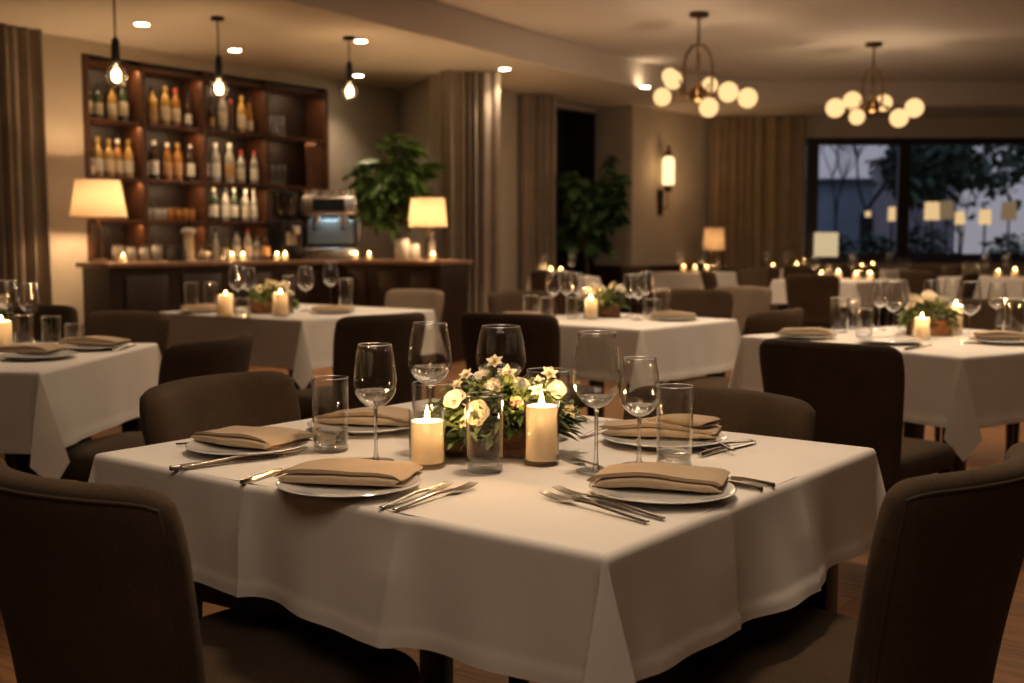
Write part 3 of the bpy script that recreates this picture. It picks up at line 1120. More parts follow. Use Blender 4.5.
def bare_tree(label, x, y, h, seed, leaves=0):
    rnd = random.Random(seed)
    t = thing('garden_tree', label, 'tree', (x, y, -.05), 0)
    m = MB(); lf = MB()

    def grow(p, d, L, r, n):
        q = p + d * L
        mid = (p + q) / 2 + Vector((rnd.uniform(-.05, .05), rnd.uniform(-.05, .05), 0)) * L
        m.tube([p, mid, q], [r, r * .85, r * .7], 6)
        if leaves and n <= 2:
            for _ in range(leaves):
                c = q + Vector((rnd.gauss(0, .32), rnd.gauss(0, .32), rnd.gauss(0, .28)))
                leaf_on(lf, c, (rnd.uniform(-1, 1), rnd.uniform(-1, 1), rnd.uniform(-1, .5)), rnd.uniform(.16, .34), .10, rnd)
        if n == 0:
            return
        for _ in range(3 if n > 1 else 3):
            dd = (d + Vector((rnd.uniform(-.8, .8), rnd.uniform(-.8, .8), rnd.uniform(-.05, .5)))).normalized()
            grow(q, dd, L * rnd.uniform(.6, .8), r * .62, n - 1)
    grow(Vector((0, 0, 0)), Vector((0, 0, 1)), h * .36, h * .009, 4)
    part('trunk', m.mesh('trunk', M_OTREE), t)
    if leaves:
        part('crown', lf.mesh('crown', M_OLEAF), t)


bare_tree('bare dusky tree outside, behind the left window pane', *PD(866, 200, 25).xy, 5.0, 3)
bare_tree('bare dusky tree outside, at the left edge of the window', *PD(836, 200, 33).xy, 5.0, 5)
bare_tree('leafy dark tree outside, behind the right window pane', *PD(964, 200, 26).xy, 3.5, 8, 6)
bare_tree('leafy dark tree outside, just right of the wide mullion', *PD(918, 200, 37).xy, 4.2, 11, 9)
bare_tree('leafy dark tree outside, at the right edge of the picture', *PD(1030, 200, 31).xy, 4.4, 13, 6)


def bush(label, x, y, w, h, seed):
    rnd = random.Random(seed)
    m = MB()
    for _ in range(420):
        a, b = rnd.uniform(0, 2 * PI), rnd.uniform(0, PI / 2)
        r = rnd.uniform(.55, 1)
        p = Vector((w * r * math.cos(a) * math.cos(b), w * .6 * r * math.sin(a) * math.cos(b), h * r * math.sin(b)))
        leaf_on(m, p, (math.cos(a), math.sin(a), rnd.uniform(-.3, .8)), rnd.uniform(.12, .22), .06, rnd)
    o = part('garden_shrub', m.mesh('garden_shrub', M_OLEAF), None, (x, y, -.05))
    tag(o, label, 'shrub')


bush('low dark shrub outside, behind the left window pane', *PD(878, 240, 21).xy, .55, 1.3, 1)
bush('low dark shrub outside, right of the wide mullion', *PD(923, 240, 22).xy, .7, 1.45, 2)
bush('low dark shrub outside, at the right edge of the picture', *PD(1010, 240, 23.5).xy, .9, 1.3, 3)
bush('low dark shrub outside, at the window\'s left end', *PD(835, 240, 23).xy, .9, 1.3, 4)


def house(label, x0, x1, y, h, mat, wins):
    t = thing('house', label, 'building', ((x0 + x1) / 2, y, -.05))
    w = x1 - x0
    part('wall', MB().box((0, 2, h / 2), (w, 4, h)).mesh('wall', mat, smooth=False), t)
    part('roof', MB().prism([(-w / 2 - .3, -.4), (w / 2 + .3, -.4), (w / 2 + .3, 4.4), (-w / 2 - .3, 4.4)], h, h + .08).mesh('roof', mat, smooth=False), t)
    for (wx, wz) in wins:
        part('window', MB().box((wx, -.02, wz), (1.0, .06, 1.3)).mesh('window', M_DARKV, smooth=False), t)


a, b = PD(908, 200, 42), PD(956, 200, 42)
house('pinkish house outside behind the leafy trees', a.x, b.x, 42, 4.2, M_OBLD, ())
a, b = PD(790, 200, 48), PD(898, 200, 48)
house('grey house outside behind the bare trees', a.x, b.x, 48, 3.6, M_OBLD2, ((1.2, 1.6),))


def outdoor_lamp(label, px, py, w, h, depth, mat):
    """lit drum shade on a thin post; w, h in picture pixels"""
    c = PD(px, py, depth)
    k = depth / F_PX
    t = thing('terrace_lamp', label, 'outdoor lamp', (c.x, depth, -.05), 0, None)
    zz = c.z + .05
    part('post', MB().lathe([(0, 0), (.14, 0), (.14, .03), (.018, .04), (.018, zz), (0, zz)], 10).mesh('post', M_BLACK), t)
    part('lamp_shade', MB().lathe([(w * k * .5, zz - h * k / 2), (w * k * .46, zz + h * k / 2)], 20).mesh('lamp_shade', mat), t)


outdoor_lamp('small lit lamp outside, just left of the wide mullion', 892, 214, 8, 14, 20, M_OUTL)
outdoor_lamp('brightest square lit lamp outside, right of the wide mullion', 932, 211, 15, 18, 20, M_OUTL)
outdoor_lamp('dim square lamp outside, close beside the brightest one', 947, 210, 13, 18, 24, M_OUTD)
outdoor_lamp('small low lit lamp outside in front of the dark trunk', 960, 218, 10, 13, 20, M_OUTL)
outdoor_lamp('lit square lamp outside, second from the right', 985, 217, 12, 15, 20, M_OUTL)
outdoor_lamp('dim tan lamp outside, rightmost of the lamps', 1009, 211, 15, 18, 22, M_OUTD)
outdoor_lamp('tiny round lamp outside, behind the left pane', 868, 214, 6, 6, 24, M_OUTL)

# ------------------------------------------------------------------ curtains


def curtain(label, a, b, z0, z1, pleats, depth, seed, mat):
    a, b = Vector(a), Vector(b)
    d = b - a
    L = d.length
    d.normalize()
    n = Vector((-d.y, d.x))
    rnd = random.Random(seed)
    cut = [0.0]
    for _ in range(pleats):
        cut.append(cut[-1] + rnd.uniform(.55, 1.5))
    cut = [c / cut[-1] for c in cut]
    am = [rnd.uniform(.45, 1.25) for _ in range(pleats)]
    sk = [rnd.uniform(-.25, .25) for _ in range(pleats)]
    lean = [rnd.uniform(-.3, .3) for _ in range(pleats + 1)]
    sub_ = 14

    def g(s, t):
        k = s * pleats
        i = min(int(k), pleats - 1)
        f = k - i
        low = 1 - t
        c0 = cut[i] + (lean[i] * .35 / pleats * low if 0 < i else 0)
        c1 = cut[i + 1] + (lean[i + 1] * .35 / pleats * low if i + 1 < pleats else 0)
        x = L * (c0 + (c1 - c0) * f)
        ff = f + sk[i] * f * (1 - f)
        w = math.sin(2 * PI * ff)
        o = depth * am[i] * (w + .25 * math.sin(4 * PI * ff + i)) * (.75 + .35 * low)
        p = a + d * x + n * o
        return (p.x, p.y, z0 + (z1 - z0) * t)
    o = part('curtain', MB().grid(g, pleats * sub_, 12).mesh('curtain', mat, sharp=PI))
    return tag(o, label, 'curtain')


ca, cb = hit(-40, W0 + wn * .15, wl), hit(49, W0 + wn * .15, wl)
curtain('brown floor-length curtain at the left edge, beside the bar shelves', ca, cb, .02, ZL - .01, 8, .05, 1, M_CURT)
ca, cb = Vector((hit(441, (0, 12.45), (1, .14)))), hit(500, (0, 12.45), (1, .14))
curtain('grey-brown floor-length curtain right of the lamp on the bar end', ca, cb, .02, ZL - .01, 6, .055, 2, M_CURT)
ca, cb = hit(521, (0, 14.3), (1, .25)), hit(556, (0, 14.3), (1, .25))
curtain('narrow brown curtain left of the dark doorway', ca, cb, .02, ZL - .01, 5, .055, 3, M_CURT)
ca, cb = hit(711, (0, 16.95), (1, 0)), hit(803, (0, 16.95), (1, 0))
curtain('wide golden-brown curtain at the left end of the window', ca, cb, .02, ZL - .01, 9, .06, 4, M_CURT2)

# ------------------------------------------------------------------ bar shelves
FP = W0 + wn * .015                   # a point of the shelf's front plane
posts_px = [90, 148, 208, 270, 330]
pp = [hit(px, FP, wl) for px in posts_px]
S0 = pp[0]
sx = [(p - S0).length for p in pp]
SA = ang(wl)
SL, SR = W0 + wl * ((S0 - W0).dot(wl) - .012), W0 + wl * ((pp[4] - W0).dot(wl) + .012)
wall('wall_left', WA, SL)
wall('wall_left_inner', SR, WB)
wall('wall_left_above', SL, SR, 2.83, ZU + .1)
wall('wall_left_recess', SL - wn * .36, SR - wn * .36)
ZSH = [.95, 1.35, 1.745, 2.27, 2.79]
DEP = .33
sh = thing('bar_shelving', 'tall walnut shelving of four bays full of bottles behind the bar', 'shelving', (S0.x, S0.y, 0), SA)
part('back_panel', MB().box((sx[-1] / 2, DEP - .01, 1.41), (sx[-1], .02, 2.80)).mesh('back_panel', M_SHELFB, smooth=False), sh)
for i, x in enumerate(sx):
    part('post', MB().box((x + (.02 if i == 0 else -.02 if i == 4 else 0), DEP / 2 - .01, 1.41), (.05, DEP - .02, 2.82)).mesh('post', M_SHELFW, bevel=.003), sh)
for z in ZSH:
    part('shelf', MB().box((sx[-1] / 2, DEP / 2 + .002, z - .02), (sx[-1] - .01, DEP - .03, .04)).mesh('shelf', M_SHELFW, bevel=.002), sh)
part('side_panel', MB().box((sx[4] - .16, .05, (ZSH[0] + ZSH[3]) / 2 + .0), (.27, .02, ZSH[3] - ZSH[0] - .05)).mesh('side_panel', M_SHELFW, smooth=False), sh, label='plain walnut panel closing half of the right bay')
part('base_cupboard', MB().box((sx[-1] / 2, DEP / 2, .45), (sx[-1] - .1, DEP - .05, .90)).mesh('base_cupboard', M_SHELFW, bevel=.003), sh)


def on_shelf(x, y, z):
    p = S0 + wl * x - wn * y
    return (p.x, p.y, z)


def gl(name, col, rough=.08, trans=.0, estr=0):
    return pm(name, col, rough, trans=trans, spec=.7, coat=.4)


B_AMB = gl('amber_liquor', (.46, .22, .05), trans=.35)
B_GOLD = gl('golden_liquor', (.62, .40, .11), trans=.35)
B_GRN = gl('dark_green_bottle', (.035, .055, .025))
B_CLR = gl('clear_bottle', (.60, .57, .52), trans=.45)
B_DRK = gl('dark_brown_bottle', (.045, .022, .010))
L_CRM = pm('cream_paper', (.66, .58, .44), .7, var=.08, scale=40)
L_WHT = pm('white_paper', (.72, .68, .60), .7, var=.06, scale=40)
L_TAN = pm('tan_paper', (.52, .32, .16), .7, var=.1, scale=40)
C_BLK = pm('black_cap', (.015, .013, .012), .4)
C_GLD = pm('gold_cap', (.55, .38, .14), .35, metal=.8)
C_RED = pm('red_cap', (.35, .05, .03), .4)
C_WHT = pm('white_cap', (.6, .57, .5), .5)

ORD = ['first', 'second', 'third', 'fourth', 'fifth', 'sixth', 'seventh', 'eighth']
ROWN = {3: 'top shelf', 2: 'second shelf from the top', 1: 'third shelf from the top'}
BAYN = ['left bay', 'second bay', 'third bay', 'right bay']
DESC = {B_AMB: 'amber', B_GOLD: 'golden', B_GRN: 'dark green', B_CLR: 'clear', B_DRK: 'dark brown'}


def row(r, bay, specs, x0=.10, x1=.92):
    n = len(specs)
    a, b = sx[bay] + .035, sx[bay + 1] - .035
    for i, (kind, body, lab, capm, s) in enumerate(specs):
        q = x0 + (x1 - x0) * (i / (n - 1) if n > 1 else .5)
        x = a + (b - a) * q
        ln = {L_CRM: ' with cream label', L_WHT: ' with white label', L_TAN: ' with tan label', None: ''}[lab]
        bottle(DESC[body] + ' bottle' + ln + ', ' + ORD[i] + ' from left, ' + ROWN[r] + ', ' + BAYN[bay], on_shelf(x, .13 + .02 * (i % 2), ZSH[r] + .0015), kind, body, lab, capm, s, 'bottles on the bar shelves')


row(3, 0, [('round', B_GRN, L_CRM, C_BLK, 1.08), ('round', B_GRN, L_CRM, C_BLK, 1.05), ('round', B_GOLD, L_CRM, C_BLK, 1.06), ('tall', B_GRN, L_CRM, C_WHT, 1.14)], .12, .85)
row(3, 1, [('slim', B_DRK, L_WHT, C_BLK, .95), ('round', B_GOLD, L_TAN, C_BLK, 1.15), ('tall', B_GOLD, L_CRM, C_GLD, 1.14), ('tall', B_AMB, L_CRM, C_RED, 1.12), ('slim', B_DRK, L_WHT, C_BLK, 1.02)], .06, .90)
row(3, 2, [('slim', B_DRK, L_WHT, C_BLK, 1.0), ('slim', B_DRK, L_TAN, C_BLK, .95), ('tall', B_CLR, L_CRM, C_WHT, 1.2), ('slim', B_DRK, None, C_RED, .95), ('tall', B_GOLD, L_CRM, C_GLD, 1.15), ('slim', B_AMB, L_CRM, C_BLK, 1.05)], .06, .90)
row(2, 0, [('squat', B_CLR, L_WHT, C_BLK, .95), ('round', B_GOLD, L_WHT, C_GLD, 1.16), ('round', B_GOLD, L_CRM, C_GLD, 1.12), ('round', B_AMB, L_CRM, C_WHT, 1.14), ('round', B_GOLD, L_WHT, C_GLD, 1.15)], .13, .90)
row(2, 1, [('round', B_DRK, L_WHT, C_BLK, 1.05), ('tall', B_DRK, L_WHT, C_WHT, 1.12), ('tall', B_AMB, L_TAN, C_WHT, 1.08), ('tall', B_AMB, L_TAN, C_GLD, 1.1), ('tall', B_DRK, L_WHT, C_WHT, 1.08)], .06, .92)
row(2, 2, [('tall', B_GRN, L_WHT, C_WHT, 1.18), ('tall', B_CLR, L_WHT, C_WHT, 1.2), ('tall', B_CLR, L_TAN, C_WHT, 1.22), ('round', B_CLR, L_CRM, C_RED, 1.1), ('round', B_CLR, L_WHT, C_RED, 1.12)], .06, .94)
row(1, 2, [('tall', B_CLR, L_WHT, C_WHT, 1.0), ('tall', B_GRN, L_WHT, C_WHT, 1.03), ('tall', B_CLR, L_WHT, C_BLK, 1.01), ('tall', B_GRN, L_WHT, C_WHT, 1.03), ('tall', B_CLR, L_CRM, C_WHT, 1.01), ('tall', B_CLR, L_WHT, C_WHT, 1.03)], .06, .94)

# jars and glasses on the shelves
jars = []
JAR = [(0, 0), (.045, 0), (.048, .004), (.048, .10), (.042, .115), (.042, .13), (0, .13)]


def jar(label, loc, fillm, s=1.0, group=None):
    j = thing('lidded_jar', label, 'jar', loc, 0, group, (s, s, s))
    part('glass_body', cached(('jar', fillm.name), lambda: MB().lathe(JAR, 18).mesh('glass_body', fillm)), j)
    part('lid', cached('jarlid', lambda: MB().lathe([(0, .130), (.045, .130), (.045, .145), (.012, .150), (.012, .165), (0, .168)], 16).mesh('lid', M_GLASSF)), j)


for i in range(7):
    f = B_CLR if i < 3 else B_AMB
    jar(('clear' if i < 3 else 'amber') + ' lidded jar, ' + ORD[i] + ' from left on the third shelf, second bay', on_shelf(sx[1] + .095 + i * .090, .13, ZSH[1] + .0015), f, .9, 'jars on the third shelf')
for i in range(2):
    jar('clear lidded jar beside the lampshade, ' + ORD[i] + ' from left on the third shelf, left bay', on_shelf(sx[0] + .30 + i * .13, .13, ZSH[1] + .0015), B_CLR, 1.15, 'jars beside the lampshade')
for r in (3, 2):
    for i in range(4):
        tumbler('plain shelf glass, ' + ORD[i] + ' from left in the right bay, ' + ROWN[r], on_shelf(sx[3] + .08 + i * .085, .13, 0)[:2], .22, .062, False, 'glasses in the right bay', z=ZSH[r] + .0015)

# ------------------------------------------------------------------ bar counter
ZC = .97
cA, cB, cC = P(108, 263.2, ZC).xy, P(330, 259.6, ZC).xy, P(440, 260.8, ZC).xy
cA, cB, cC = Vector(cA), Vector(cB), Vector(cC)
print('counter', cA, cB, cC)
d1, d2 = (cB - cA).normalized(), (cC - cB).normalized()
n1, n2 = Vector((-d1.y, d1.x)), Vector((-d2.y, d2.x))
nb = ((n1 + n2) / 2); nb = nb / nb.length_squared


def cpoly(off_f, off_b, ext=0.0):
    a, c = cA - d1 * ext, cC + d2 * ext
    return [tuple(a + n1 * off_f), tuple(cB + nb * off_f), tuple(c + n2 * off_f), tuple(c + n2 * off_b), tuple(cB + nb * off_b), tuple(a + n1 * off_b)]


bar = thing('bar_counter', 'dark walnut panelled bar counter with a lighter polished top', 'bar counter', (0, 0, 0))
part('countertop', MB().prism(cpoly(0, .62), ZC - .045, ZC).mesh('countertop', M_COUNTER, bevel=.006), bar)
part('body', MB().prism(cpoly(.05, .55, -.03), 0, ZC - .046).mesh('body', M_WALNUT, smooth=False), bar)


def panels(a, d, n, L, k):
    for i in range(k):
        w = L / k
        c = a + d * (w * (i + .5)) + n * .040
        mm = Matrix.Translation((c.x, c.y, .50)) @ Matrix.Rotation(ang(d), 4, 'Z')
        part('panel', MB().box((0, 0, 0), (w - .14, .018, .72), mm).mesh('panel', M_WALNUT, bevel=.008), bar)


panels(cA + d1 * .1, d1, n1, (cB - cA).length - .15, 4)
panels(cB + d2 * .1, d2, n2, (cC - cB).length - .15, 3)


def on_bar(px, back=.3):
    """a place on the counter seen in column px"""
    if px < 330:
        p = hit(px, cA + n1 * back, d1)
    else:
        p = hit(px, cB + nb * back, d2)
    return (p.x, p.y, ZC + .001)


def table_lamp(label, loc, wpx, hpx, base_h, energy, mat_shade, top_k=.78):
    k = loc[1] / F_PX
    t = thing('table_lamp', label, 'lamp', loc)
    R, H = wpx * k / 2, hpx * k
    z0 = base_h
    part('base', MB().lathe([(0, 0), (.085, 0), (.085, .015), (.03, .03), (.022, .06), (.030, .10), (.022, z0 * .6), (.012, z0 - .01), (.010, z0 + .03), (0, z0 + .03)], 20).mesh('base', M_BRONZE), t)
    part('lamp_shade', MB().lathe([(R, z0), (R * top_k, z0 + H)], 32).mesh('lamp_shade', mat_shade), t)
    part('bulb', MB().sphere((0, 0, z0 + H * .45), .03).mesh('bulb', M_BULB), t)
    part('shade_ring', MB().tube([(R * math.cos(a * PI / 16), R * math.sin(a * PI / 16), z0) for a in range(33)], .005, 6).mesh('shade_ring', M_BRASS), t)
    lamp('POINT', (loc[0], loc[1], loc[2] + z0 + H * .45), energy, (1, .68, .38), .045)
    return t


bl = on_bar(100, .42)
table_lamp('large table lamp with a tapered cream shade on the bar\'s left end', bl, 55, 37, (262 - 218) * bl[1] / F_PX, 72, M_SHADE)
br_ = on_bar(428, .35)
table_lamp('smaller table lamp with cream drum shade on the bar\'s right end', br_, 39, 29, (258 - 226) * br_[1] / F_PX, 64, M_SHADE, .88)

# glassware and small things on the bar top
for i, (px, h, w) in enumerate(((118, .18, .085), (131, .165, .08), (144, .16, .085), (157, .18, .085))):
    jar('clear lidded jar on the bar, ' + ORD[i] + ' from the tapered lamp', on_bar(px, .36), B_CLR, h / .165, 'jars on the bar')
for i, (px, h) in enumerate(((199, .15), (208, .15), (225, .22))):
    tumbler(('short clear glass', 'second short clear glass', 'tall clear glass')[i] + ' on the bar right of the pale beer tower', on_bar(px, .36)[:2], h, .07, False, None, z=ZC + .001)
for i, (px, kd, bd, lb, capx, bs) in enumerate(((216, 'slim', B_CLR, None, C_BLK, .85), (237, 'round', B_CLR, L_WHT, C_BLK, .95), (257, 'squat', B_CLR, L_WHT, C_BLK, .95), (226, 'tall', B_GRN, L_CRM, C_BLK, .72))):
    bottle(('slim clear', 'round clear', 'squat clear', 'dark green')[i] + ' bottle on the bar top below the third bay', on_bar(px, .44 + .05 * (i % 2)), kd, bd, lb, capx, bs)
bx = on_bar(177, .22)
o = part('bar_caddy', MB().box((0, 0, .05), (.15, .12, .10)).box((0, 0, .12), (.13, .10, .04)).mesh('bar_caddy', C_BLK, bevel=.006), None, bx)
tag(o, 'small dark caddy box on the bar left of the pale tower', 'caddy')
bt = thing('beer_tower', 'pale column beer tower with a wider cap standing on the bar', 'beer tower', on_bar(189, .30))
part('column', MB().lathe([(0, 0), (.055, 0), (.055, .012), (.045, .02), (.045, .25), (0, .25)], 20).mesh('column', pm('pale_ceramic', (.62, .52, .36), .3, coat=.3)), bt)
part('cap', MB().lathe([(0, .251), (.062, .251), (.066, .27), (.058, .295), (0, .30)], 20).mesh('cap', M_WHITE), bt)
part('tap_handle', MB().lathe([(0, .30), (.010, .30), (.014, .35), (.010, .37), (0, .375)], 10).mesh('tap_handle', M_BLACK), bt)
bottle('dark bottle with pale label on the bar left of the coffee grinder', on_bar(266, .30), 'round', B_DRK, L_TAN, C_BLK, .9)
bottle('clear bottle with red cap on the bar below the third bay', on_bar(248, .42), 'round', B_CLR, L_CRM, C_RED, .95)
BC = 'tea candles on the bar'
for i, (px, w) in enumerate(((123, 'before the jars, nearest the tapered lamp'), (232, 'below the third bay of bottles'), (243, 'right beside another, below the third bay'), (277, 'in front of the coffee grinder'), (285, 'small, at the grinder\'s right foot'), (356, 'at the right of the espresso machine'), (369, 'farther right of the espresso machine'), (433, 'under the drum-shade lamp'))):
    candle('lit votive candle on the bar ' + w, on_bar(px, .12), .055, .028, None, False, ZC + .001, .5, BC, 1.15)
jar('big clear storage jar on the bar left of the drum-shade lamp', on_bar(402, .3), B_CLR, 1.55)
jar('second clear storage jar on the bar beside the big one', on_bar(414, .48), B_CLR, 1.2)
bottle('clear tall bottle on the bar in front of the drum-shade lamp', on_bar(432, .2), 'round', B_CLR, None, C_WHT, .85)

# coffee grinder
g0 = on_bar(285, .30)
gr = thing('coffee_grinder', 'black coffee grinder with hopper on the bar', 'coffee grinder', g0, ang(d1), None, (1.1, 1.1, 1.2))
part('body', MB().box((0, 0, .16), (.22, .26, .32)).mesh('body', M_BLACK, bevel=.02), gr)
part('hopper', MB().lathe([(0, .322), (.06, .322), (.11, .40), (.115, .52), (0, .52)], 20).mesh('hopper', pm('smoked_hopper', (.02, .017, .014), .15, coat=.5)), gr)
part('lid', MB().lathe([(0, .521), (.12, .521), (.12, .545), (.02, .55), (.02, .57), (0, .57)], 20).mesh('lid', C_BLK), gr)
part('spout', MB().box((0, -.16, .24), (.07, .06, .06)).mesh('spout', M_CHROME, bevel=.008), gr)
part('name_plate', MB().box((-.02, -.1315, .17), (.10, .004, .10)).mesh('name_plate', pm('grey_plate', (.30, .26, .22), .5)), gr)

# espresso machine
e0_ = on_bar(331, .33)
em = thing('espresso_machine', 'chrome two-group espresso machine on the bar by the tall plant', 'espresso machine', e0_, ang((d1 + d2 * 1.2)), None, (1.05, 1, 1.24))
part('body', MB().box((0, .10, .20), (.46, .20, .30)).mesh('body', M_BLACK, bevel=.02), em)
part('upper_housing', MB().box((0, 0, .43), (.52, .42, .16)).mesh('upper_housing', M_CHROME, bevel=.035, segs=4), em)
part('front_window', MB().box((0, -.213, .43), (.30, .006, .10)).mesh('front_window', pm('dark_glass', (.02, .025, .03), .05, coat=1)), em)
part('drip_tray', MB().box((0, -.05, .045), (.52, .40, .09)).mesh('drip_tray', M_CHROME, bevel=.015), em)
part('splash_panel', MB().box((0, -.003, .22), (.44, .006, .20)).mesh('splash_panel', pm('blue_steel', (.35, .42, .45), .25, metal=.9)), em)
for x in (-.13, .13):
    gh = part('group_head', MB().lathe([(0, .27), (.035, .27), (.04, .30), (.04, .35), (0, .35)], 16).mesh('group_head', M_CHROME), em, (x, -.12, 0))
    part('portafilter', MB().tube([(0, -.02, .26), (0, -.16, .245)], [.013, .016], 8).mesh('portafilter', C_BLK), gh)
part('steam_wand', MB().tube([(.25, -.10, .36), (.28, -.14, .28), (.27, -.15, .12)], .006, 8).mesh('steam_wand', M_STEEL), em)
part('cup_rail', MB().tube([(-.24, -.18, .54), (.24, -.18, .54), (.24, .18, .54), (-.24, .18, .54), (-.24, -.18, .54)], .006, 8).mesh('cup_rail', M_STEEL), em)
md = Vector((math.cos(ang(d1 + d2 * 1.2)), math.sin(ang(d1 + d2 * 1.2))))
lamp('AREA', (e0_[0] + md.y * .12, e0_[1] - md.x * .12, ZC + .42), 1.6, (.80, .92, 1.0), .1, (e0_[0] + md.y * .02, e0_[1] - md.x * .02, ZC + .1), shape=(.40, .06))
CUP = [(0, 0), (.022, 0), (.034, .02), (.038, .055), (.035, .055), (.030, .02), (0, .008)]
for i, (dx, dy) in enumerate(((-.15, -.05), (-.05, .06), (.06, -.04), (.16, .05))):
    R = Matrix.Rotation(ang((d1 + d2 * 1.2)), 2)
    q = R @ Vector((dx, dy))
    o = part('coffee_cup', cached('cup', lambda: MB().lathe(CUP, 18).mesh('coffee_cup', M_CERAM)), None, (e0_[0] + q.x, e0_[1] + q.y, ZC + .001 + .51 * 1.24 + .001))
    tag(o, 'white coffee cup on top of the espresso machine, ' + ORD[i] + ' from left', 'cup', 'cups on the espresso machine')


# ------------------------------------------------------------------ plants
def plant(label, loc, trunk_h, spread, h, n, leafL, lw, mat, seed, pot_r=.2, pot_h=.4, droop=.3):
    rnd = random.Random(seed)
    t = thing('potted_plant', label, 'plant', loc)
    part('pot', MB().lathe([(0, 0), (pot_r * .75, 0), (pot_r, pot_h), (pot_r * .9, pot_h), (pot_r * .88, pot_h - .04), (0, pot_h - .04)], 24).mesh('pot', M_POT), t)
    tr = MB(); lf = MB()
    tr.tube([(0, 0, pot_h - .05), (.02, .01, trunk_h * .6), (-.01, 0, trunk_h)], [.03, .025, .02], 8)
    for b in range(26):
        a = rnd.uniform(0, 2 * PI)
        zz = trunk_h + rnd.uniform(-.25, .9) * h
        r = spread * rnd.uniform(.25, .95) * math.sqrt(max(.12, 1 - ((zz - trunk_h - .3 * h) / (.75 * h)) ** 2))
        e = Vector((r * math.cos(a), r * math.sin(a), zz))
        s = Vector((0, 0, trunk_h - .1 + .3 * (zz - trunk_h)))
        tr.tube([s, (s + e) / 2 + Vector((0, 0, .06)), e], [.009, .007, .004], 5)
        for k in range(n):
            c = s.lerp(e, rnd.uniform(.45, 1.05))
            dd = Vector((math.cos(a) + rnd.uniform(-1, 1), math.sin(a) + rnd.uniform(-1, 1), rnd.uniform(-.5, .8)))
            L = rnd.uniform(*leafL)
            leaf_on(lf, c, dd, L, L * lw, rnd, droop)
    part('trunk', tr.mesh('trunk', M_TRUNK), t)
    part('foliage', lf.mesh('foliage', mat, sharp=PI), t)


p1 = hit(394, (0, 12.2), (1, 0))
plant('tall green plant with long pointed leaves behind the bar', (p1.x, p1.y, 0), 1.48, .40, .80, 20, (.16, .32), .20, M_LEAF3, 21)
p2 = hit(586, (0, 14.4), (1, 0))
plant('tall dark plant with broad leaves in front of the dark doorway', (p2.x, p2.y, 0), 1.28, .50, .98, 20, (.15, .25), .36, M_LEAF2, 22, .25, .45)

# ------------------------------------------------------------------ sconce and the lamp on the sideboard
gd = (WG - WF).normalized(); gn = Vector((gd.y, -gd.x))
sp_ = hit(659, WF, gd)
sc_ = thing('wall_sconce', 'brass wall sconce with a glowing glass cylinder on the far wall', 'wall lamp', (sp_.x, sp_.y, 0), ang(gd))
zz = lambda py: PD(659, py, sp_.y).z
part('back_plate', MB().box((0, -.012, (zz(190) + zz(215)) / 2), (.12, .022, zz(190) - zz(215))).mesh('back_plate', M_BRONZE, bevel=.008), sc_)
part('arm', MB().tube([(-.03, -.02, zz(210)), (-.03, -.14, zz(208)), (0, -.14, zz(190))], .010, 8).mesh('arm', M_BRONZE), sc_)
part('socket', MB().lathe([(0, zz(192)), (.045, zz(192)), (.055, zz(186)), (0, zz(186))], 16).mesh('socket', M_BRONZE), sc_, (0, -.14, 0))
part('glass_cylinder', MB().lathe([(0, zz(185.5)), (.085, zz(185)), (.085, zz(160)), (.05, zz(157)), (0, zz(157))], 20).mesh('glass_cylinder', M_SCONCE), sc_, (0, -.14, 0))
part('finial', MB().lathe([(0, zz(156.8)), (.06, zz(156.5)), (.05, zz(153)), (.02, zz(151)), (.028, zz(147)), (0, zz(145))], 16).mesh('finial', M_BRONZE), sc_, (0, -.14, 0))
q = Vector((sp_.x, sp_.y)) + gn * .14
lamp('POINT', (q.x + gn.x * .3, q.y + gn.y * .3, zz(170)), 6, (1, .62, .3), .06)

s0 = hit(716, (0, 16.3), (1, 0))
sb = thing('sideboard', 'dark low sideboard under the small lamp by the golden curtain', 'sideboard', (s0.x + .25, s0.y, 0))
part('body', MB().box((0, 0, .40), (.9, .36, .66)).mesh('body', M_WALNUT, bevel=.006), sb)
part('top', MB().box((0, 0, .746), (.96, .40, .03)).mesh('top', M_DWOOD, bevel=.004), sb)
for x in (-.4, .4):
    for y in (-.13, .13):
        part('leg', MB().box((x, y, .034), (.05, .05, .068)).mesh('leg', M_DWOOD), sb)
for x in (-.22, .22):
    dr = part('door', MB().box((x, -.188, .40), (.42, .015, .60)).mesh('door', M_WALNUT, bevel=.003), sb)
    part('knob', MB().sphere((x + (.16 if x < 0 else -.16), -.208, .45), .014, 10, 8).mesh('knob', M_BRASS), dr)
table_lamp('small table lamp with square cream shade beside the golden curtain', (s0.x - .03, s0.y, .762), 21, 23, (255 - 238) * s0.y / F_PX, 16, M_SHADE, .95)

# ------------------------------------------------------------------ pendants over the bar


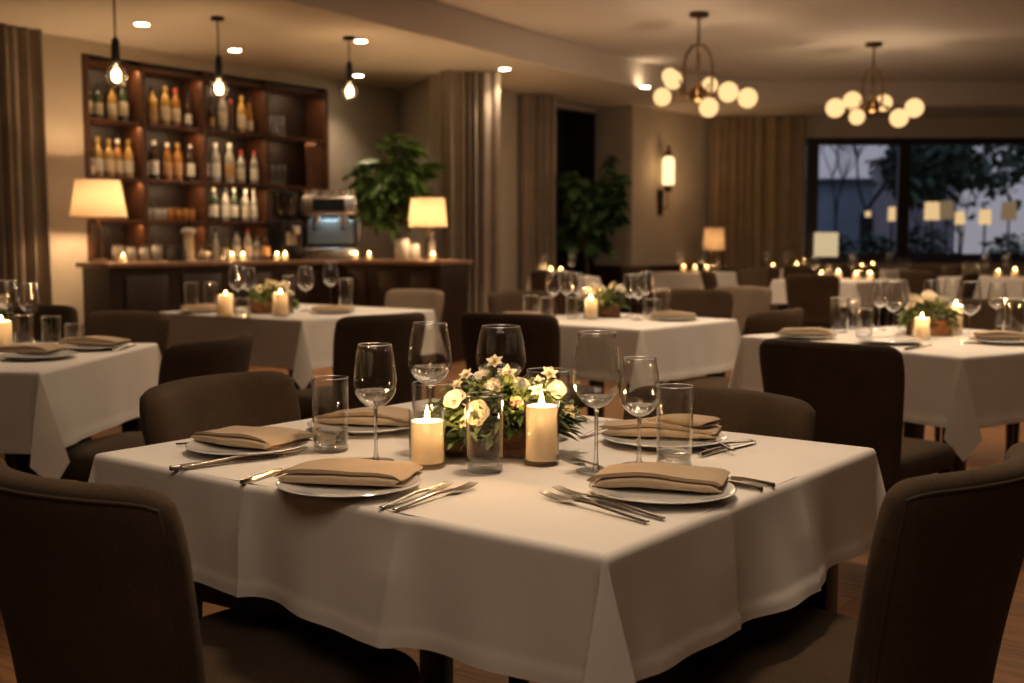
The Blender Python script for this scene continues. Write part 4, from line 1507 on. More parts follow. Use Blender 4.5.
def pendant(label, px, bulb_py, z_mount, mount_py, r, depth=None):
    if depth is None:
        c = P(px, mount_py, z_mount)
    else:
        c = PD(px, mount_py, depth); c.z = z_mount
    t = thing('pendant_light', label, 'pendant lamp', (c.x, c.y, 0))
    zb = PD(px, bulb_py, c.y).z
    k = c.y / F_PX
    part('canopy', MB().lathe([(0, z_mount - .001), (.055, z_mount - .001), (.05, z_mount - .025), (0, z_mount - .03)], 20).mesh('canopy', M_BLACK), t)
    zt = zb + r * 1.25
    part('cord', MB().tube([(0, 0, z_mount - .02), (0, 0, zt + .16)], .006, 6).mesh('cord', M_BLACK), t)
    part('socket', MB().lathe([(0, zt + .17), (.016, .17 + zt), (.026, zt + .15), (.030, zt + .05), (.034, zt + .0), (0, zt)], 16).mesh('socket', M_BLACK), t)
    prof = [(.020, zt), (.026, zt - .02), (r * .75, zb + r * .65), (r, zb), (r * .86, zb - r * .55), (r * .5, zb - r * .92), (0, zb - r * 1.03)]
    b = part('bulb', MB().lathe(prof, 24).mesh('bulb', M_GLASSF, sharp=PI), t)
    part('filament', MB().lathe([(0, zb + r * .65), (r * .30, zb + r * .5), (r * .42, zb), (r * .30, zb - r * .45), (0, zb - r * .55)], 12).mesh('filament', M_FILA), b)
    lamp('POINT', (c.x, c.y - r * 1.3, zb), 4, (1, .68, .38), .05)


pendant('bare bulb pendant over the bar, leftmost, its cord leaving the frame', 114, 76, ZL, 0, .075, 8.3)
pendant('bare bulb pendant over the bar, middle one of three', 217.5, 89, ZL, 17, .075)
pendant('bare bulb pendant over the bar, rightmost, by a downlight', 349, 92, ZL, 37, .075)

# ------------------------------------------------------------------ chandeliers


def chandelier(label, px, mount_py, body_py, globes, cage):
    c = P(px, mount_py, ZU)
    k = c.y / F_PX
    Z = lambda py: PD(px, py, c.y).z
    t = thing('chandelier', label, 'chandelier', (c.x, c.y, 0))
    part('canopy', MB().lathe([(0, ZU - .001), (.09, ZU - .001), (.085, ZU - .035), (.02, ZU - .05), (0, ZU - .05)], 20).mesh('canopy', M_BRONZE), t)
    zb = Z(body_py)
    ct, cb_ = Z(cage[0]), Z(cage[1])
    part('rod', MB().tube([(0, 0, ZU - .04), (0, 0, ct)], .010, 8).mesh('rod', M_BRONZE), t)
    for i in range(6):
        a = 2 * PI * i / 6 + .3
        R = cage[2] * k
        part('cage_bar', MB().tube([(R * f * math.cos(a), R * f * math.sin(a), z) for f, z in ((.05, ct), (.45, ct - .02), (.85, ct - .10), (1, ct - .2), (.95, cb_ + .04), (.5, cb_))], .007, 6).mesh('cage_bar', M_BRASS), t)
    part('body', MB().lathe([(0, zb - .10), (.035, zb - .09), (.075, zb - .05), (.08, zb), (.05, zb + .05), (.02, zb + .09), (0, zb + .09)], 20).mesh('body', M_BRASS), t)
    for (dx, py, dep, rpx) in globes:
        x, y = dx * k, dep
        z = PD(px, py, c.y + dep).z
        rr = rpx * k * .9
        e = Vector((x, y, z))
        n = Vector((x, y, 0)).normalized()
        arm = part('arm', MB().tube([n * .06 + Vector((0, 0, zb)), n * (Vector((x, y, 0)).length * .5) + Vector((0, 0, zb - .05)), e - n * rr * .9], .009, 6).mesh('arm', M_BRASS), t)
        part('globe', cached(('globe', round(rr, 3)), lambda: MB().sphere((0, 0, 0), rr, 20, 14).mesh('globe', M_GLOBE)), t, e)
    lamp('POINT', (c.x, c.y - .0, zb - .45), 34, (1, .77, .55), .25)
    lamp('POINT', (c.x, c.y - .0, zb + .15), 3, (1, .76, .53), .3)


chandelier('brass globe chandelier with caged stem, the nearer one', 699, 13, 92, [(-21, 80, .25, 10.5), (-35, 97, 0, 10), (5, 107.5, -.33, 10.5), (27, 92, -.15, 11), (49.5, 98, .02, 11), (-22, 76, .42, 9), (19, 85, .40, 9)], (44, 96, 16))
chandelier('brass globe chandelier farther back, in front of the window', 874, 43, 104, [(-36.5, 108, .0, 10.5), (-13, 101, .25, 10.5), (-23, 117, -.3, 8.5), (16, 118, -.35, 10), (20, 103, .3, 9.5), (42, 108, .02, 10.5)], (68, 108, 11))

# ------------------------------------------------------------------ downlights
spots = [(142, 24, 1), (235, 50, 1), (361, 41, 1), (358.5, 75.5, .8), (504.5, 69, 1), (645, 87, 1), (108, 33, 0), (294, 61, 0), (368, 60, 0), (672, 108, 0)]
DN = ['near the leftmost pendant', 'beside the middle pendant', 'beside the rightmost pendant\'s cord', 'below the rightmost pendant\'s socket', 'above the grey-brown curtain', 'left of the nearer chandelier',
      'unlit, by the leftmost pendant', 'unlit, above the bar shelves', 'unlit, right of the rightmost pendant', 'unlit, above the wall sconce']
ring = MB().lathe([(.055, -.004), (.075, -.006), (.080, 0), (.055, .0)], 24).mesh('trim_ring', M_WHITE)
lens_on = MB().lathe([(0, -.004), (.056, -.004)], 20).mesh('lens', M_DOWN)
lens_off = MB().lathe([(0, -.004), (.056, -.004)], 20).mesh('lens', M_WHITE)
for (px, py, on_), w in zip(spots, DN):
    c = P(px, py, ZL)
    t = thing('downlight', ('lit' if on_ else 'pale') + ' round ceiling downlight ' + w, 'downlight', (c.x, c.y, ZL), 0)
    part('trim_ring', ring, t); part('lens', lens_on if on_ else lens_off, t)
    if on_:
        px == 645 or lamp('SPOT', (c.x, c.y, ZL - .03), 40, (1, .79, .58), .05, (c.x, c.y, 0), 105, .9)
v = P(465, 20, ZU)
t = thing('ceiling_vent', 'small pale vent in the raised ceiling', 'vent', (v.x, v.y, ZU))
part('frame', MB().box((0, 0, -.006), (.24, .24, .010)).mesh('frame', M_WHITE), t)
v = P(808, 44, ZU)
t = thing('ceiling_speaker', 'pale round ceiling grille left of the farther chandelier', 'speaker', (v.x, v.y, ZU))
part('grille', MB().lathe([(0, -.02), (.10, -.018), (.12, 0)], 24).mesh('grille', M_WHITE), t)

# ================================================================== the main table
Fm, Lm, Rm = P(603, 553, .752), P(100, 460, .752), P(870, 456, .752)
T1 = table('the foreground table', Fm, Lm, Rm, .202, 3, creases=((2, .245, .024), (2, -.13, .022), (3, .12, .010), (3, -.15, .012)), wave=.020)
U = (Vector(Lm.xy) - Vector(Fm.xy)).normalized()       # along the front left edge, away from the near corner
V = (Vector(Rm.xy) - Vector(Fm.xy)).normalized()


def Q(px, py, z=ZT):
    return P(px, py, z).xy


G_CH = 'dining chairs'
# chairs at the main table
Bf = Vector(P(122, 530, .80).xy) - .235 * Vector((.79, -.61))
chair('dark taupe chair in the left foreground, seen from behind, its seat under the white cloth', Bf, (.60, .80), hi=True)
Bf = Vector(P(942, 524, .79).xy) + .235 * Vector((.70, .71))
chair('dark taupe chair in the right foreground, seen from its side and rear', Bf, (-.71, .70), hi=True)
chair('taupe chair behind the foreground table\'s left plate', P(203, 377, .845).xy, (.87, -.49), hi=True)
chair('taupe chair behind the foreground table\'s right end, nearest the tumbler', (.525, 2.76), (-.63, -.78), hi=True, hz=.965)

wd = lambda a: a
ST = 'foreground table'
plate('white plate under a napkin, far left of the foreground table', Q(248, 450), s=.94)
napkin('beige folded napkin on the far left plate of the foreground table', Q(250, 448), ang((.80, -.35)), seed=2, L=.205, W=.12)
plate('white plate under a napkin, front left of the foreground table', Q(349, 489), s=.94)
napkin('beige folded napkin on the front left plate of the foreground table', Q(350, 486), ang((.97, -.05)), seed=1, L=.215, W=.115)
plate('white plate under a napkin, behind the left tumbler on the foreground table', Q(366, 429))
napkin('beige folded napkin on the plate behind the left tumbler', Q(372, 427), ang((.98, -.2)), seed=4, L=.22, W=.11)
plate('white plate under a napkin, back right of the foreground table', Q(664, 443))
napkin('beige folded napkin with a flat tail on the back right plate', Q(662, 440), ang((.96, -.10)), seed=5, L=.235, W=.10, layers=3, tail=.02)
nk = napkin('beige napkin fold heaped on the back right plate beside the tumbler', Q(684, 440), ang((.9, -.3)), z=ZT + .034, seed=8, L=.12, W=.07, layers=2)
plate('white plate under a napkin, front right of the foreground table', Q(662, 495), s=.94)
napkin('beige folded napkin on the front right plate of the foreground table', Q(661, 491), ang((.985, -.12)), seed=6, L=.215, W=.112)

tumbler('water tumbler left of the left wine glass', Q(331, 450.5), .148, .074, fill=0.3)
wine_glass('wine glass left of the shorter candle, the shorter of the left pair', Q(376, 461), .225, .083, fill=0.28)
wine_glass('wine glass behind the shorter candle, the taller of the left pair', Q(430.5, 436), .245, .094, fill=0.3)
tumbler('clear tall tumbler behind the shorter candle', Q(433, 452.5), .140, .083, flare=.9)
tumbler('empty stemless glass standing in front of the flowers', Q(485, 471), .142, .069, flare=.95)
wine_glass('large wine glass rising behind the flowers', Q(501, 428), .230, .112)
tumbler('clear tumbler behind the flower box\'s right end', Q(548, 438.5), .147, .093, flare=.95)
wine_glass('tallest wine glass, right of the taller candle', Q(596, 471), .256, .088, fill=0.16)
wine_glass('wine glass between the tallest glass and the right tumbler', Q(639, 465), .203, .077, fill=0.2)
tumbler('water tumbler right of the wine glasses, before the back right plate', Q(674, 466.5), .152, .069, fill=0.2)
candle('shorter lit ivory candle left of the flower box', Q(427.5, 466), .079, .0305, (.0345, .108), energy=1.6)
candle('taller lit ivory candle right of the flower box', Q(541.5, 463.5), .104, .0298, (.0335, .122), energy=1.6)

cutlery('table_knife', 'knife left of the front left plate on the foreground table', Q(241, 484), Q(318, 462), base=.222)
cutlery('dinner_fork', 'fork right of the front left plate, the one nearest that plate', Q(381, 509.5), Q(449, 486.5))
cutlery('dinner_fork', 'fork right of the front left plate, the farther of two', Q(394, 511.5), Q(474, 487))
cutlery('dinner_fork', 'fork left of the front right plate, tines farthest left', Q(648, 523.5), Q(543, 496))
cutlery('dinner_fork', 'fork left of the front right plate, the one nearest the plate', Q(664, 520), Q(556, 491))
cutlery('table_knife', 'knife right of the front right plate, the nearer one', Q(763, 491), Q(680, 478), base=.222)
cutlery('table_knife', 'knife right of the front right plate, the farther one', Q(775, 487), Q(690, 474), base=.222)
cutlery('table_knife', 'knife before the far left plate, its handle at the left', Q(169, 470), Q(285, 457), base=.222)
cutlery('dinner_fork', 'fork before the far left plate, lying on the knife', Q(181, 470.5), Q(306, 453), zoff=.004)
cutlery('spoon', 'spoon handle showing left of the far left plate', Q(176, 445.5), Q(226, 446), base=.19)
cutlery('dinner_fork', 'fork tip showing right of the far left plate', Q(336, 432), Q(296, 437))
cutlery('dinner_fork', 'fork lying between the tallest wine glass and the front right plate', Q(628, 480), Q(565, 458.5))
cutlery('spoon', 'spoon left of the back right plate', Q(580, 438.5), Q(622, 427), base=.19)
cutlery('dinner_fork', 'fork right of the back right plate', Q(752, 442), Q(702, 452))
cutlery('spoon', 'spoon crossing the fork right of the back right plate', Q(734, 455), Q(700, 443.5), zoff=.006, base=.19)
cutlery('table_knife', 'knife right of the back right plate, blade outward', Q(700, 457), Q(755, 443), zoff=.002, base=.222)
cutlery('table_knife', 'knife behind the wine glasses at the foreground table\'s back edge', Q(566, 424), Q(608, 421), base=.222)


# ------------------------------------------------------------------ flower boxes
def flower_box(label, p, rz, LX, LY, H, hi, seed, z=None, nroses=6, nstars=7, spread=1.0):
    rnd = random.Random(seed)
    z = ZT if z is None else z
    t = thing('flower_arrangement', label, 'flower arrangement', (p[0], p[1], z), rz)
    m = MB()
    a, b = LX / 2, LY / 2
    th = .007
    # open box: outer wall, rim, inner wall, soil
    out = [(-a, -b), (a, -b), (a, b), (-a, b)]
    inn = [(-a + th, -b + th), (a - th, -b + th), (a - th, b - th), (-a + th, b - th)]
    v = [(x, y, 0) for x, y in out] + [(x, y, H) for x, y in out] + [(x, y, H) for x, y in inn] + [(x, y, H - .02) for x, y in inn]
    f = [(3, 2, 1, 0)] + [(i, (i + 1) % 4, 4 + (i + 1) % 4, 4 + i) for i in range(4)] + [(4 + i, 4 + (i + 1) % 4, 8 + (i + 1) % 4, 8 + i) for i in range(4)] + [(8 + i, 8 + (i + 1) % 4, 12 + (i + 1) % 4, 12 + i) for i in range(4)] + [(12, 13, 14, 15)]
    m.add(v, f)
    part('wooden_box', m.mesh('wooden_box', M_BARK, bevel=.002), t)
    part('foliage', greens_mesh(seed, a * 1.15 * spread, b * 1.25 * spread, H * 1.3 + .03, 620 if hi else 200, M_LEAF, (.025, .055) if hi else (.03, .06), .17 if hi else .3), t, (0, 0, H - .035))
    return t, H


fb = Q(501, 453)
# box set parallel to the table's front left edge
flo, HB = flower_box('centrepiece of ivory flowers in a wooden box on the foreground table', fb, ang((.955, -.16)), .215, .095, .068, True, 31)
flo_rz = ang((.955, -.16))


def bloom(parent, rz, base, px, py, dep, kind, seed, s, tilt, hi=True):
    """one flower of the bunch: seen at px,py, dep metres behind the box's middle"""
    w = PD(px, py, base[1] + dep)
    l = Matrix.Rotation(-rz, 3, 'Z') @ (w - Vector((base[0], base[1], ZT)))
    me = cached((kind, seed % 4), lambda: rose_mesh(seed) if kind == 'rose' else star_mesh(seed))
    s *= .93
    o = part('flower', me, parent, l, (tilt[0], tilt[1], seed * 1.3), (s, s, s))
    o.rotation_mode = 'ZYX'
    if hi:
        part('flower_heart', cached('heart', lambda: MB().sphere((0, 0, .006), .0035, 8, 6).mesh('flower_heart', M_PETALC)), o)
        st = Vector((l.x * .55, l.y * .55, .05)) - l
        rot = (Matrix.Rotation(tilt[0], 4, 'X') @ Matrix.Rotation(tilt[1], 4, 'Y') @ Matrix.Rotation(seed * 1.3, 4, 'Z')).to_3x3()
        e = (rot.inverted() @ st) / s
        part('stem', MB().tube([(0, 0, 0), e * .5 + Vector((.002, 0, 0)), e], .0013 / s, 5).mesh('stem', M_LEAF), o)
    return o


F_ = [  # px, py, depth, kind, size, tilt x (towards the viewer)
    (456, 397, -.035, 'rose', 1.02, .75), (478, 410, -.062, 'rose', 1.12, 1.15), (519, 384, .0, 'rose', .95, .7), (555, 387, -.01, 'rose', .95, .8),
    (493, 385, -.01, 'rose', .95, .8), (483, 375, .02, 'rose', .90, .5), (507, 372, .01, 'star', 1.35, .8), (495, 359, .01, 'star', 1.1, .7),
    (467, 372, .01, 'star', .95, .7), (458, 381, .0, 'star', .8, .8), (549, 371, .0, 'star', 1.1, .7), (538, 378, .01, 'star', .9, .8),
    (537, 387, -.02, 'star', .95, 1.0), (569, 408, -.01, 'star', 1.05, 1.0), (463, 419, -.058, 'star', .8, 1.3), (506, 406, -.045, 'rose', .62, 1.0), (472, 384, .0, 'star', .8, .8)]
for i, (px, py, dp, kind, s, tx) in enumerate(F_):
    bloom(flo, flo_rz, fb, px, py + 4, dp, kind, i, s, (tx, (px - 505) * .006))
w = PD(516, 404, fb[1] - .055)
l = Matrix.Rotation(-flo_rz, 3, 'Z') @ (w - Vector((fb[0], fb[1], ZT)))
o = part('bud', rose_mesh(77, .012), flo, l, (1.0, 0, 0), label='small dusty pink bud')
o.data.materials.clear(); o.data.materials.append(M_PINK)
# trailing greens that hang over the box
for (px, py, dp, n) in ((459, 424, -.055, 70), (469, 436, -.07, 60), (506, 420, -.05, 80), (566, 416, -.01, 60), (447, 419, -.02, 50), (533, 402, .0, 60), (520, 412, -.05, 60), (480, 390, 0, 60), (511, 394, -.02, 60), (545, 394, -.01, 50)):
    w = PD(px, py, fb[1] + dp)
    l = Matrix.Rotation(-flo_rz, 3, 'Z') @ (w - Vector((fb[0], fb[1], ZT)))
    part('green_sprig', cached(('sprig', px % 3), lambda: greens_mesh(px, .024, .020, .035, 55, M_LEAF, (.02, .042), .15)), flo, l - Vector((0, 0, .015)), (0, 0, px))

# ================================================================== the other tables
HI2 = False


def small_flowers(where, px, py, wpx, seed):
    p = Q(px, py)
    k = p[1] / F_PX
    L = wpx * k
    t, H = flower_box('small box of pale flowers and greens on ' + where, p, RND.uniform(-.3, .1), L, L * .5, .07, False, seed)
    rnd = random.Random(seed)
    for i in range(9):
        x, y = rnd.uniform(-.5, .5) * L, rnd.uniform(-.3, .3) * L * .6
        zz = .15 - .25 * abs(x) + rnd.uniform(-.01, .03)
        part('flower', cached(('rose', i % 4), lambda: rose_mesh(i)), t, (x, y, zz), (rnd.uniform(.3, 1.0), rnd.uniform(-.4, .4), i), (1.25,) * 3)


# left table, cut by the frame
fl = Q(38, 372, .752)
la = Vector((.06, .998))
T2 = table('the table at the left edge', fl, fl + Vector((-.998, .06)) * 1.1, fl + la * 1.02, .27, 11)
WH = 'the table at the left edge'
plate('white plate under a napkin at the front of ' + WH, Q(40, 358))
napkin('beige rolled napkin on the front plate of ' + WH, Q(28, 355), ang((1, -.05)), seed=2, L=.225, W=.12)
plate('white plate under a napkin at the right of ' + WH, Q(93, 349))
napkin('beige napkin on the right plate of ' + WH, Q(95, 347), ang((1, -.1)), seed=5, L=.235, W=.10, layers=3, tail=.02)
wine_glass('wine glass at the frame\'s left edge on ' + WH, Q(9, 340), .25, .09, False)
wine_glass('wine glass right of another on ' + WH, Q(31, 341), .24, .085, False)
tumbler('tumbler right of the candle on ' + WH, Q(25, 345), .12, .08, False)
tumbler('taller right tumbler on ' + WH, Q(52, 345), .115, .08, False)
tumbler('rightmost tumbler on ' + WH, Q(75, 345), .085, .08, False)
candle('lit candle on ' + WH, Q(2, 347), .095, .04, (.046, .12), False, energy=1.6)
cutlery('table_knife', 'knife beside the right plate on ' + WH, Q(112, 351), Q(136, 345), base=.222)
small_flowers(WH, -12, 338, 30, 50)
chair('dark chair behind ' + WH + ', below the curtain', P(30, 305, .845).xy, (.1, -1))
chair('taupe chair behind the right end of ' + WH + ', before the bar', P(137, 311, .845).xy, (-.45, -.9))
chair('dark chair in front of ' + WH, (-1.93, 3.12), (.1, .99))
chair('dark chair at the right side of ' + WH, P(226, 338, .845).xy, (-.95, .31))

# table in front of the bar
T3 = table('the table before the bar', Q(302, 320, .752), Q(160, 311, .752), Q(432, 309, .752), .27, 12)
WH = 'the table before the bar'
for i, (px, py, h, w) in enumerate(((192, 309, .16, .085), (211, 309, .16, .08), (289, 309, .20, .075), (346, 308, .18, .085))):
    tumbler(('leftmost tumbler', 'second tumbler from left', 'slim tumbler behind the flowers', 'tumbler right of the wine glasses')[i] + ' on ' + WH, Q(px, py), h, w, False)
for i, (px, py, h) in enumerate(((238, 312, .27), (249, 310, .25), (306, 311, .26), (331, 307, .28))):
    wine_glass(('wine glass right of the left candle', 'wine glass left of the flowers', 'wine glass right of the flowers', 'rightmost wine glass')[i] + ' on ' + WH, Q(px, py), h, .10, False)
candle('lit candle left of the flowers on ' + WH, Q(226, 315.5), .11, .042, (.05, .12), False, energy=1.8)
candle('lit candle in front of the flowers on ' + WH, Q(281, 316), .12, .042, (.05, .13), False, energy=1.8)
tumbler('short tumbler between the candles on ' + WH, Q(243, 317), .10, .09, False)
small_flowers(WH, 271, 313, 40, 51)
plate('white plate at the right of ' + WH, Q(332, 313)); napkin('folded napkin on the right plate of ' + WH, Q(333, 312), .1, seed=2, L=.225, W=.12)
plate('white plate at the left of ' + WH, Q(203, 312)); napkin('folded napkin on the left plate of ' + WH, Q(204, 311), 0, seed=5, L=.235, W=.10, layers=3, tail=.02)
chair('dark chair seen from behind at the near right side of ' + WH, P(391, 314, .845).xy, (-.70, .71))
chair('brightly lit taupe chair facing the camera beyond ' + WH, P(421, 289, .845).xy, (-.6, -.8), light=True)

# middle table behind the flowers
T4 = table('the middle table behind the flowers', Q(640, 329, .752), Q(494, 316, .752), Q(735, 313, .752), .27, 13)
WH = 'the middle table'
for i, (px, py, h, w) in enumerate(((531, 318, .12, .09), (546, 319, .115, .07), (572, 318, .11, .07), (662, 316, .15, .10), (652, 318, .10, .10))):
    tumbler(('leftmost tumbler', 'second tumbler from left', 'tumbler left of the candle', 'rightmost tumbler', 'round short glass at the right')[i] + ' on ' + WH, Q(px, py), h, w, False)
for i, (px, py, h) in enumerate(((553, 316, .24), (566, 315, .24), (577, 314, .23), (630, 317, .23), (638, 320, .24), (646, 315, .24))):
    wine_glass(('leftmost wine glass', 'second wine glass from left', 'third wine glass from left', 'wine glass behind the flowers', 'wine glass right of the flowers', 'rightmost wine glass')[i] + ' on ' + WH, Q(px, py), h, .085, False)
candle('lit candle in front of the flowers on ' + WH, Q(591, 319), .10, .034, (.04, .12), False, energy=1.8)
candle('lit candle behind the flowers on ' + WH, Q(600, 313), .12, .034, None, False, energy=.8)
small_flowers(WH, 604, 317, 32, 52)
plate('white plate at the right of ' + WH, Q(674, 320)); napkin('folded napkin on the right plate of ' + WH, Q(673, 319), 0, seed=5, L=.235, W=.10, layers=3, tail=.02)
plate('white plate at the left of ' + WH, Q(520, 320)); napkin('folded napkin on the left plate of ' + WH, Q(521, 319), 0, seed=2, L=.225, W=.12)
chair('dark chair seen from behind at the near left of ' + WH, P(502, 313, .845).xy, (.45, .9))
chair('taupe chair beyond the left corner of ' + WH, P(516, 291, .845).xy, (.55, -.84))
chair('dark chair at the right of ' + WH + ', seen from its side', (1.30, 5.42), (-.755, .656))
chair('taupe chair beyond ' + WH + ', at its far right side', P(697, 289, .845).xy, (-.35, -.93))
chair('brightly lit taupe chair right of and behind ' + WH, P(748, 286, .845).xy, (-.75, -.65), light=True)

# right table
fr = Q(962, 357, .752)
lf_ = Q(744, 335, .752)
T5 = table('the right-hand table', fr, lf_, Vector(fr) + Vector((.84, .54)) * 1.15, .27, 14)
WH = 'the right-hand table'
for i, (px, py, h, w) in enumerate(((839, 332, .155, .085), (854, 329, .14, .07), (864, 336, .12, .08), (1014, 336, .165, .10), (1003, 328, .14, .08))):
    tumbler(('leftmost tumbler', 'second tumbler from left', 'short tumbler before the others', 'tumbler at the right frame edge', 'tumbler between the right wine glasses')[i] + ' on ' + WH, Q(px, py), h, w, False)
for i, (px, py, h) in enumerate(((879, 330, .23), (893, 337, .24), (969, 343, .25), (996, 331, .22), (930, 325, .22), (951, 327, .23))):
    wine_glass(('leftmost wine glass', 'wine glass left of the front candle', 'wine glass right of the rear candle', 'wine glass near the right frame edge', 'wine glass behind the flowers', 'wine glass behind the rear candle')[i] + ' on ' + WH, Q(px, py), h, .085, False)
candle('lit candle at the front of ' + WH, Q(921.5, 339), .083, .030, (.036, .10), False, energy=1.8)
candle('lit candle right of the flowers on ' + WH, Q(955, 333), .12, .030, (.036, .13), False, energy=1.8)
tumbler('small rosy glass left of the front candle on ' + WH, Q(905, 334), .085, .08, False)
small_flowers(WH, 929, 335, 40, 53)
plate('white plate at the left corner of ' + WH, Q(806, 338)); napkin('folded napkin at the left corner of ' + WH, Q(806, 337), -.1, seed=2, L=.225, W=.12)
plate('dark-edged plate at the front of ' + WH, Q(890, 343))
plate('white plate at the right of ' + WH, Q(1003, 343)); napkin('folded napkin on the right plate of ' + WH, Q(1003, 341), -.1, seed=5, L=.235, W=.10, layers=3, tail=.02)
cutlery('dinner_fork', 'fork lying at the left of ' + WH, Q(812, 332), Q(835, 337))
cutlery('table_knife', 'knife lying before the candle on ' + WH, Q(905, 350), Q(932, 345), base=.222)
chair('dark chair seen from behind at the near left side of ' + WH, P(820, 342, .845).xy, (.66, .75), hi=True)
chair('dark chair beyond ' + WH + ', between its wine glasses', P(985, 299, .845).xy, (-.5, -.86))

# ------------------------------------------------------------------ far tables: cloth, candles, glasses
far = [
    # name, px, depth, size, angle, candles (px, depth offset, height), wine glasses, tumblers, chairs (angle round the table, light, label)
    ('the far table under the wall sconce', 702, 14.4, .85, 38, ((684, -.2, 1), (695, .1, .7), (707, .2, .5)), ((703, 0), (679, .1)), ((716, 0),),
     ((215, 0, 'dark chair left before {}'), (300, 0, 'dark chair right before {}'))),
    ('the far table before the dark doorway', 564, 12.9, .66, 8, ((551, 0, 1), (561, 0, 1)), ((572, 0), (545, .1)), ((541, 0),), ((262, 0, 'dark chair before {}'),)),
    ('the table behind the right-hand table', 840, 11.8, .95, 42, ((839, -.2, 1.2), (822, 0, .6), (857, 0, .7), (871, .1, .6)), ((815, 0), (853, .25)), ((864, -.1), (829, .2)),
     ((178, 0, 'dark chair at the left side of {}'), (243, 0, 'dark chair seen from behind before {}'), (330, 0, 'wide dark chair right before {}'), (128, 0, 'taupe chair beyond the left end of {}'))),
    ('the far table below the golden curtain', 785, 15.5, .75, 40, ((773, 0, .6), (797, 0, 1)), ((787, 0), (766, 0)), ((806, 0),), ((268, 0, 'dark chair before {}'),)),
    ('the far table below the left window pane', 880, 15.4, .75, 35, ((873, 0, 1), (862, 0, .5)), ((890, 0), (852, 0)), ((900, 0), (908, .1)), ((240, 0, 'dark chair before {}'), (310, 1, 'paler chair right before {}'))),
    ('the far table at the right frame edge', 1003, 12.6, .95, 40, ((1016, -.1, 1.2), (999, 0, .7)), ((986, 0), (1007, .2)), ((976, 0), (966, .1)),
     ((205, 0, 'dark chair left before {}'), (275, 0, 'dark chair seen from behind before {}'), (110, 0, 'dark chair beyond {}'))),
]
for i, (wh, px, dep, sz, an, cs, gs, ts, chs) in enumerate(far):
    c = hit(px, (0, dep), (1, 0))
    ex = Vector((math.cos(math.radians(an)), math.sin(math.radians(an)))); ey = Vector((-ex.y, ex.x))
    f = c - ex * sz / 2 - ey * sz / 2
    table(wh, f, f + ey * sz, f + ex * sz, .25, 20 + i)
    nm = ['leftmost', 'second', 'third', 'fourth']
    spot = lambda x, off: hit(x, (0, dep + off), (1, 0))
    order = sorted(cs)
    for k in cs:
        candle('lit candle on ' + wh + ', ' + nm[order.index(k)] + ' of its candles', spot(k[0], k[1]), .05 + .03 * k[2], .035, None, False, energy=.7, group='candles on the far tables', fl=.8 + .25 * k[2])
    for g in gs:
        wine_glass(('left' if g[0] == min(x[0] for x in gs) else 'right') + ' wine glass on ' + wh, spot(*g), .24, .09, False, 'wine glasses on the far tables')
    for g in ts:
        tumbler(('tumbler' if len(ts) == 1 else ('left tumbler' if g[0] == min(x[0] for x in ts) else 'right tumbler')) + ' on ' + wh, spot(*g), .15, .08, False, 'tumblers on the far tables')
    for (phi, lt, lab) in chs:
        d = Vector((math.cos(math.radians(phi)), math.sin(math.radians(phi))))
        chair(lab.format(wh), c + d * (sz / 2 * (abs(d.dot(ex)) + abs(d.dot(ey))) + .71), -d, light=bool(lt))

# glowing lantern on the window sill
w = PD(826, 246, YF - .12)
ln = thing('window_lantern', 'bright patterned square lantern on the window sill', 'lantern', (w.x, w.y, WZ0 + .001))
part('shade', MB().box((0, 0, .20), (.34, .10, .36)).mesh('shade', glow('lantern_paper', (1, .78, .48), .55), bevel=.01), ln)
part('base', MB().box((0, 0, .01), (.36, .12, .02)).mesh('base', M_BLACK), ln)

# ================================================================== light
wrm = (1.0, 0.78, 0.57)
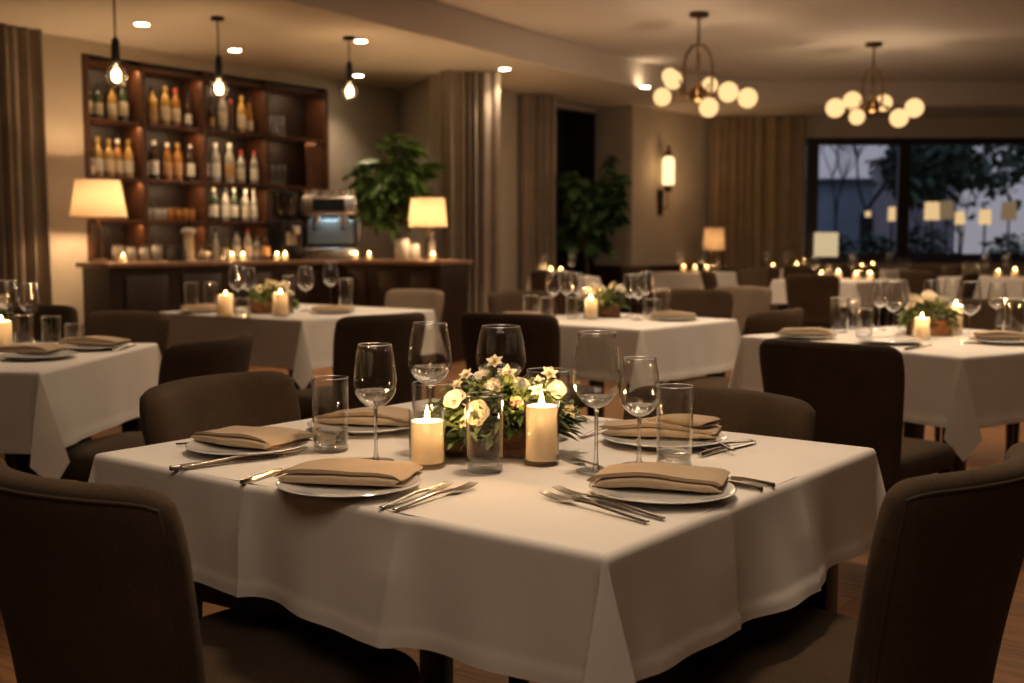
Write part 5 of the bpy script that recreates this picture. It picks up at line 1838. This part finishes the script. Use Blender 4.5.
# spots added over the tables for pools of light, no fittings modelled
lamp('SPOT', (.25, 2.2, 2.9), 84, wrm, .12, (0, 2.05, .75), 84, .9)
lamp('SPOT', (-1.9, 5.0, 2.9), 60, wrm, .12, (-1.9, 4.6, .75), 70, .9)
lamp('SPOT', (-1.45, 6.7, 2.9), 72, wrm, .12, (-1.3, 7.2, .75), 70, .9)
lamp('SPOT', (.3, 5.7, 3.1), 50, wrm, .12, (.5, 6.1, .75), 70, .9)
lamp('SPOT', (1.8, 5.0, 3.1), 66, wrm, .12, (1.7, 4.9, .75), 70, .9)
lamp('SPOT', (3.3, 11.6, 3.1), 40, wrm, .12, (3.3, 11.6, .75), 80, .9)
# wall washers
lamp('POINT', (WC.x + .75, 13.05, 1.9), 7, (1, .62, .28), .05)
# added soft fill: one area under the raised ceiling, one above the camera
lamp('AREA', (2.0, 6.5, 3.15), 105, (1, .79, .58), 1, (2.0, 6.5, 0), shape=(5, 5))
lamp('AREA', (-.25, .1, 2.9), 15, (1, .79, .60), 1, (0, 2.0, .5), shape=(1.8, 1.0))
# hidden strips under the shelf boards
for z in ZSH[1:]:
    for b in range(4):
        xm = (sx[b] + sx[b + 1]) / 2
        p = S0 + wl * xm - wn * .05
        q = S0 + wl * xm - wn * .20
        o = lamp('AREA', (p.x, p.y, z - .05), 2.0, (1, .70, .40), 1, (q.x, q.y, z - .45), shape=(.6, .03))
        o.rotation_euler[2] = SA + PI * 0 if False else o.rotation_euler[2]

w = bpy.data.worlds.new('dusk')
sc.world = w
w.use_nodes = True
nt = w.node_tree
bg = nt.nodes['Background']
tc = nt.nodes.new('ShaderNodeTexCoord'); sp3 = nt.nodes.new('ShaderNodeSeparateXYZ'); rp = nt.nodes.new('ShaderNodeValToRGB')
nt.links.new(tc.outputs['Generated'], sp3.inputs[0]); nt.links.new(sp3.outputs['Z'], rp.inputs['Fac'])
rp.color_ramp.elements[0].color = (.20, .19, .21, 1)
rp.color_ramp.elements[1].color = (.16, .22, .34, 1)
rp.color_ramp.elements[1].position = .5
nt.links.new(rp.outputs['Color'], bg.inputs['Color'])
bg.inputs['Strength'].default_value = 1.5

sc.cycles.use_denoising = True
sc.cycles.max_bounces = 8
sc.cycles.diffuse_bounces = 4
sc.cycles.glossy_bounces = 4
sc.cycles.transmission_bounces = 8
sc.cycles.transparent_max_bounces = 32
sc.cycles.sample_clamp_indirect = 4.0
sc.cycles.caustics_reflective = False
sc.cycles.caustics_refractive = False
sc.view_settings.view_transform = 'Standard'
sc.view_settings.look = 'None'
sc.view_settings.exposure = 0.28
sc.view_settings.gamma = 0.86
